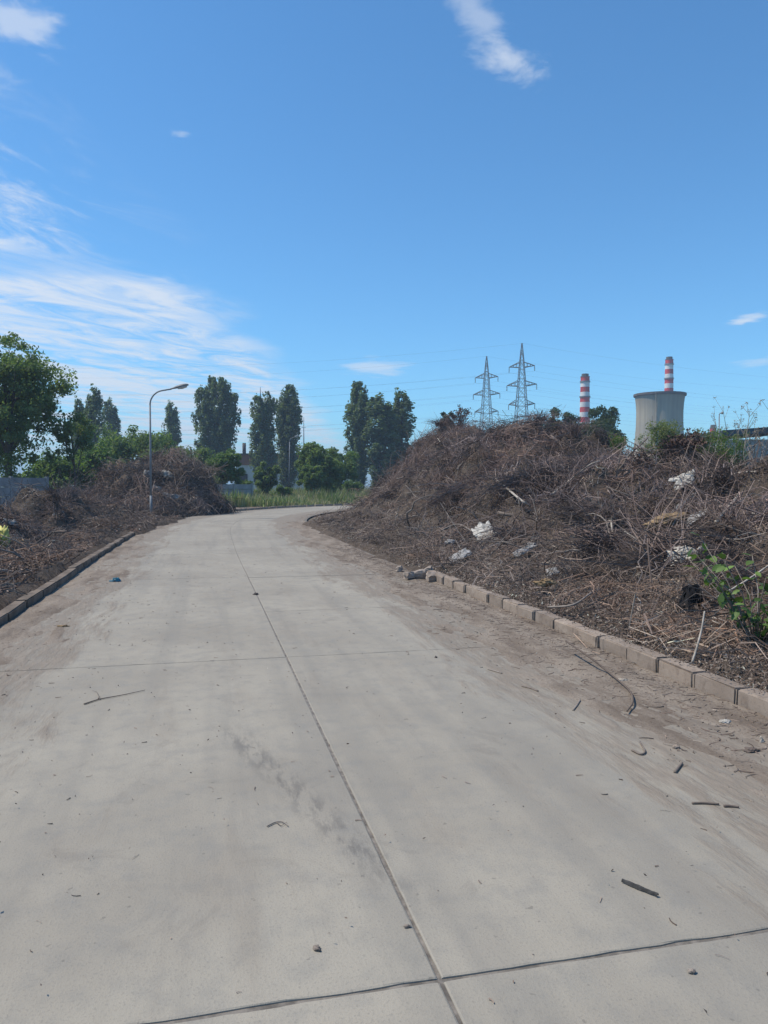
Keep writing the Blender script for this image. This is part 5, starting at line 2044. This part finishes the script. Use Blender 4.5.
def crest_plants():
    rg = np.random.default_rng(61)

    def crest(px, back=0.0):
        """point on the heap's crest as seen in a picture column"""
        ys = np.arange(6, 50, 0.05)
        x = (px - 384) / FPX * ys
        z = HR_xy(x, ys)
        el = (z - CAM_H) / ys
        i = int(np.argmax(el))
        y = ys[i] + back
        xx = (px - 384) / FPX * y
        return Vector((xx, y, float(HR_xy(np.array([xx]), np.array([y]))[0]) - 0.05))

    def hgt(p, px, ytop):
        return max(0.25, at(px, ytop, p.y).z - p.z)
    for px, yt, n, lab in ((736, 404, 5, 'dry umbel weed with dotted seed heads nearest the shed roof corner'), (752, 408, 4, 'dry umbel weed leaning over the shed roof'),
                           (767, 406, 4, 'dry umbel weed at the far end of the shed roof')):
        p = crest(px, 0.2)
        weed(p, hgt(p, px, yt), rg, n, lab, 'weed', 'dry', 'dry umbel weeds on the crest')
    for px, yt, n, lab in ((664, 421, 14, 'pale feathery green weed before the cooling tower'), (676, 428, 10, 'shorter pale weed right of the feathery one'),
                           (645, 432, 7, 'thin pale weed left of the dark pole'), (703, 430, 8, 'thin pale weed beside the brown dead shrub')):
        p = crest(px, 0.5)
        weed(p, hgt(p, px, yt), rg, n, lab, 'weed', 'pale', 'pale weeds on the crest', 'feathery_weed')
    for px, yt, n, lab in ((716, 436, 16, 'low green weed clump before the stub of striped chimney'), (735, 437, 14, 'low green weed clump under the shed roof edge'),
                           (617, 432, 9, 'small green weed on the crest right of the round headed tree')):
        p = crest(px, 0.3)
        weed(p, hgt(p, px, yt), rg, n, lab, 'weed', 'green', 'green weeds on the crest', 'weed_clump')

    # dead brown shrubs standing on the crest
    def dead(px, ytop, w, n, lab, tint, leaves=True):
        p = crest(px, 0.0)
        h = hgt(p, px, ytop) + 0.15
        root = empty('dead_shrub', p, lab, 'dead shrub', 'dead shrubs on the crest')
        N = n
        a = rg.uniform(0, 6.28, N)
        l = h * rg.uniform(0.5, 1.05, N)
        ln = rg.uniform(0, 1, N) ** 0.7 * w
        K = 5
        t = np.linspace(0, 1, K)
        b0 = np.array(tuple(p)) + np.c_[rg.normal(size=(N, 2)) * 0.10, np.zeros(N)]
        P = np.stack([b0[:, 0:1] + np.cos(a)[:, None] * ln[:, None] * t ** 1.5, b0[:, 1:2] + np.sin(a)[:, None] * ln[:, None] * t ** 1.5,
                      b0[:, 2:3] + l[:, None] * (t - 0.25 * (ln / w)[:, None] * t ** 2)], -1)
        P += rg.normal(size=P.shape) * 0.03 * h * t[None, :, None]
        R = rg.uniform(0.005, 0.013, N)[:, None] * np.linspace(1, 0.3, K)
        c = PAL[rg.choice(len(PAL), N, p=PALW)] * np.array(tint)
        v, f, cc = tubes(P, R, 3, c)
        link('stems', mesh_np('stems', v, f, M_TWIG, False, cc), root)
        if not leaves:
            return
        cl = np.c_[P[:, -1], np.full(N, 0.10)]
        v, f, c = leaf_quads(cl, 8, (0.02, 0.05), rg, ((0.10, 0.065, 0.055), (0.19, 0.125, 0.10)))
        link('withered_leaves', mesh_np('withered_leaves', v, f, M_LITTER, False, c), root)
    dead(692, 437, 0.32, 90, 'brown dead shrub on the crest before the cooling tower foot', (0.85, 0.65, 0.62))
    dead(678, 447, 0.3, 60, 'low brown dead shrub left of the taller one under the tower', (0.85, 0.65, 0.62))
    dead(461, 409, 0.35, 70, 'withered reddish spray sticking up from the highest hump of the heap', (0.95, 0.8, 0.8))
    dead(440, 424, 0.9, 160, 'dense dark bristling brush on the highest hump of the heap', (0.8, 0.72, 0.75), False)
    dead(540, 412, 0.8, 130, 'bristling grey brush on the crest under the taller pylon', (0.95, 0.9, 1.0), False)
    dead(575, 418, 0.8, 130, 'bristling grey brush on the crest before the lone chimney', (0.95, 0.9, 1.0), False)


crest_plants()


# ------------------------------------------------------------------ litter on the road
def road_bits():
    rg = np.random.default_rng(71)
    B = bough
    def g(px, py, z=0.008):
        q = grd(px, py, z)
        ss_, tt_ = road_st(q.x, q.y)
        dz = float(road_top(ss_, tt_)[0]) if abs(tt_[0]) < 2.98 else 0.0
        return grd(px, py, dz + min(z, 0.005))
    B('twig', [g(84, 704), g(100, 699, .012), g(122, 695, .010), g(145, 690)], 0.005, 0.002, M_BRANCH, 'long thin twig lying alone on the concrete', 'twig',
      twigs=[[g(100, 699, .012), g(97, 692, .03), g(92, 690, .01)]])
    B('twig', [g(573, 710, .012), g(577, 705, .012), g(580, 700, .012)], 0.008, 0.006, M_BRANCH, 'short thick stick on the dusty edge of the slab', 'twig')
    B('twig', [g(675, 772, .014), g(679, 767, .016), g(682, 763, .014)], 0.009, 0.007, M_BRANCH, 'stubby stick end on the dust drift', 'twig')
    B('twig', [g(692, 803, .01), g(705, 803, .012), g(719, 804, .01)], 0.006, 0.005, M_BRANCH, 'straight brown stick lying across the dust drift', 'twig')
    B('twig', [g(724, 806, .01), g(731, 806, .012), g(739, 807, .01)], 0.007, 0.005, M_BRANCH, 'short dark stick next to the straight brown one', 'twig')
    B('twig', [g(632, 750, .01), g(641, 754, .02), g(645, 751, .02), g(640, 742, .012)], 0.007, 0.005, M_BRANCH, 'hooked twig lying in the dust', 'twig')
    B('twig', [g(488, 669, .01), g(495, 671, .012), g(502, 673, .01)], 0.007, 0.005, M_BRANCH, 'pale short stick near the second cross joint', 'twig')
    B('twig', [g(522, 686, .012), g(530, 688, .014), g(538, 691, .012)], 0.008, 0.006, M_BRANCH, 'dark thick stick near the edge of the dust', 'twig')
    B('twig', [g(267, 826, .008), g(276, 822, .016), g(283, 822, .012), g(288, 826, .008)], 0.0035, 0.002, M_BRANCH, 'small dark forked twig in the middle of the slab', 'twig',
      twigs=[[g(276, 822, .016), g(281, 826, .02), g(287, 822, .012)]])
    # dark bark strip
    p, q = g(622, 881, .006), g(658, 896, .006)
    d = (q - p).normalized()
    n = Vector((-d.y, d.x, 0))
    L = (q - p).length
    ks = np.linspace(0, 1, 12)
    vs = []
    rgb = np.random.default_rng(5)
    for k in ks:
        w = 0.008 * (1 - abs(k - 0.5) * 0.7) + rgb.uniform(-0.002, 0.002)
        for sx, zz in ((-1, 0.0), (-0.5, 0.010), (0.5, 0.012), (1, 0.001)):
            c = p + d * (L * k) + n * (w * sx)
            vs.append((c.x, c.y, 0.005 + zz + rgb.uniform(0, 0.002)))
    o = link('bark_strip', mesh_np('bark_strip', np.array(vs), grid_quads(12, 4), M_DARKSTRIP, False))
    tag(o, 'dark strip of bark lying on the slab beside the crossing joints', 'bark')
    crumple('leaf_clump', g(317, 948, .012), 0.013, 501, M_BRANCH, 'small withered leaf clump before the near cross joint', 'leaf clump', None, (0.8, 1.2, 0.5), 0.6)
    crumple('leaf_clump', g(407, 926, .010), 0.010, 502, M_BRANCH, 'tiny dark leaf clump touching the long joint', 'leaf clump', None, (1.3, 0.7, 0.5), 0.2)
    crumple('leaf_clump', g(692, 971, .010), 0.011, 503, M_BRANCH, 'small dark sprig below the near cross joint', 'leaf clump', None, (1.0, 1.0, 0.5), 0.2)
    crumple('stone_chip', g(436, 657, .02), 0.013, 504, M_SOOT, 'dark pebble on the slab near the second cross joint', 'pebble', None, (1, 1, 0.8), 0.2)
    crumple('stone_chip', g(256, 594, .03), 0.035, 505, M_SOOT, 'dark lump lying on the long joint further up the road', 'lump', None, (1.2, 1, 0.6), 0.2)
    crumple('clod', g(676, 747, .02), 0.02, 506, M_STONE, 'brown clod on the dust drift beside the hooked twig', 'clod', None, (1.2, 1, 0.7), 0.2)
    crumple('plastic_scrap', g(116, 581, .05), 0.075, 507, M_BLUE, 'crumpled blue plastic scrap on the dusty roadside', 'plastic', None, (1.1, 0.8, 0.7), 0.2)
    crumple('paper_scrap', g(62, 626, .02), 0.05, 508, M_OCHRE, 'flat pale chip on the dusty roadside', 'scrap', None, (1.5, 0.8, 0.25), 0.1)
    crumple('paper_scrap', g(726, 722, .03), 0.03, 509, M_PLASTIC, 'whitish crumpled paper in the gutter by the kerb', 'scrap', None, (1.2, 0.8, 0.5), 0.1)
    crumple('paper_scrap', g(762, 741, .03), 0.03, 510, M_PALEWOOD, 'pale wood chip standing in the gutter', 'wood chip', None, (0.5, 0.5, 1.2), 0.1)
    crumple('leaf_clump', g(752, 750, .012), 0.035, 511, M_BRANCH, 'dark tangled clump in the gutter near the pale wood chip', 'leaf clump', None, (1.5, 0.9, 0.35), 0.1)
    crumple('paper_scrap', g(622, 680, .02), 0.03, 512, M_PALEWOOD, 'pale curled bark scrap beside the curved branch', 'scrap', None, (1.6, 0.6, 0.4), -0.2)

    # countless chips, dry leaves and twiglets on the concrete
    def stm(s, t):
        x, y = road(s, t)
        return np.stack([x, y, road_top(s, t) + 0.001], -1)
    n = 11000
    s = rg.uniform(1.5, 24, n)
    side = rg.random(n)
    t = np.where(side < 0.5, 2.95 - np.abs(rg.normal(0, 0.45, n)), np.where(side < 0.72, -2.95 + np.abs(rg.normal(0, 0.9, n)), rg.uniform(-2.9, 2.9, n)))
    keep = (np.abs(t) < 2.95) & ((rg.random(n) < np.minimum(1, 7 / np.maximum(s, 1))))
    # scattered thinly in the middle
    keep &= (np.abs(t) > 2.0) | (rg.random(n) < 0.45)
    s, t = s[keep], t[keep]
    v, f, c = litter(stm, s, t, rg, (0.002, 0.011))
    c = c * 0.6
    # crumbs of soil and litter lying on the kerb tops
    def ktop(s, t):
        x, y = road(s, t)
        return np.stack([x, y, np.full_like(x, 0.137)], -1)
    nk = 2600
    sk = rg.uniform(2, 12.5, nk)
    tk = 3.135 - 0.13 * rg.random(nk) ** 2.0
    kv = litter(ktop, sk, tk, rg, (0.004, 0.016))
    kv = (kv[0], kv[1], kv[2] * 0.6)
    n2 = 4800
    s2 = rg.uniform(1.5, 20, n2)
    sd = rg.random(n2)
    t2 = np.where(sd < 0.75, 2.98 - np.abs(rg.normal(0, 0.42, n2)), np.where(sd < 0.88, -2.95 + np.abs(rg.normal(0, 0.9, n2)), rg.uniform(-2.9, 2.6, n2)))
    keep = (np.abs(t2) < 2.97)
    s2, t2 = s2[keep], t2[keep]
    p = stm(s2, t2)
    a = rg.uniform(0, 6.28, len(p))
    l = (0.015 + 0.13 * rg.random(len(p)) ** 2.2) * np.where(t2 > 1.9, 1.0, 0.35)
    d = np.stack([np.cos(a), np.sin(a), rg.uniform(0, 0.02, len(p))], -1)
    K = 4
    tt = np.linspace(-.5, .5, K)
    bend = np.stack([-np.sin(a), np.cos(a), np.zeros(len(p))], -1) * (l * rg.normal(0, 0.15, len(p)))[:, None]
    P = p[:, None] + d[:, None] * (l[:, None] * tt)[:, :, None] + bend[:, None] * (0.25 - tt ** 2)[None, :, None] * 3
    P[:, :, 2] = np.maximum(P[:, :, 2], (p[:, 2] + 0.001)[:, None])
    R = rg.uniform(0.0012, 0.004, len(p))[:, None] * np.linspace(1, 0.5, K)
    tv = tubes(P, R, 3, PAL[rg.choice(len(PAL), len(p), p=PALW)] * rg.uniform(0.6, 1.2, (len(p), 1)))
    v, f, c = join_parts([(v, f, c), tv, kv])
    o = link('road_litter', mesh_np('road_litter', v, f, M_LITTER, False, c))
    tag(o, 'scattered chips, dry leaves and twiglets on the concrete and kerb', 'litter', kind='stuff')


road_bits()


# ------------------------------------------------------------------ the hazy summer air
def build_haze():
    m = bpy.data.materials.new('summer_haze')
    m.use_nodes = True
    nt = m.node_tree
    nt.nodes.clear()
    out = nt.nodes.new('ShaderNodeOutputMaterial')
    vol = nt.nodes.new('ShaderNodeVolumePrincipled')
    vol.inputs['Color'].default_value = (0.62, 0.80, 1.0, 1)
    vol.inputs['Density'].default_value = 0.0008
    nt.links.new(vol.outputs[0], out.inputs['Volume'])
    v, f = box(0, 150, 26.5, 5400, 5400, 55)
    o = link('haze', mesh_np('haze', v, f, m))
    tag(o, 'thin bluish summer haze over the whole place', kind='stuff')


build_haze()
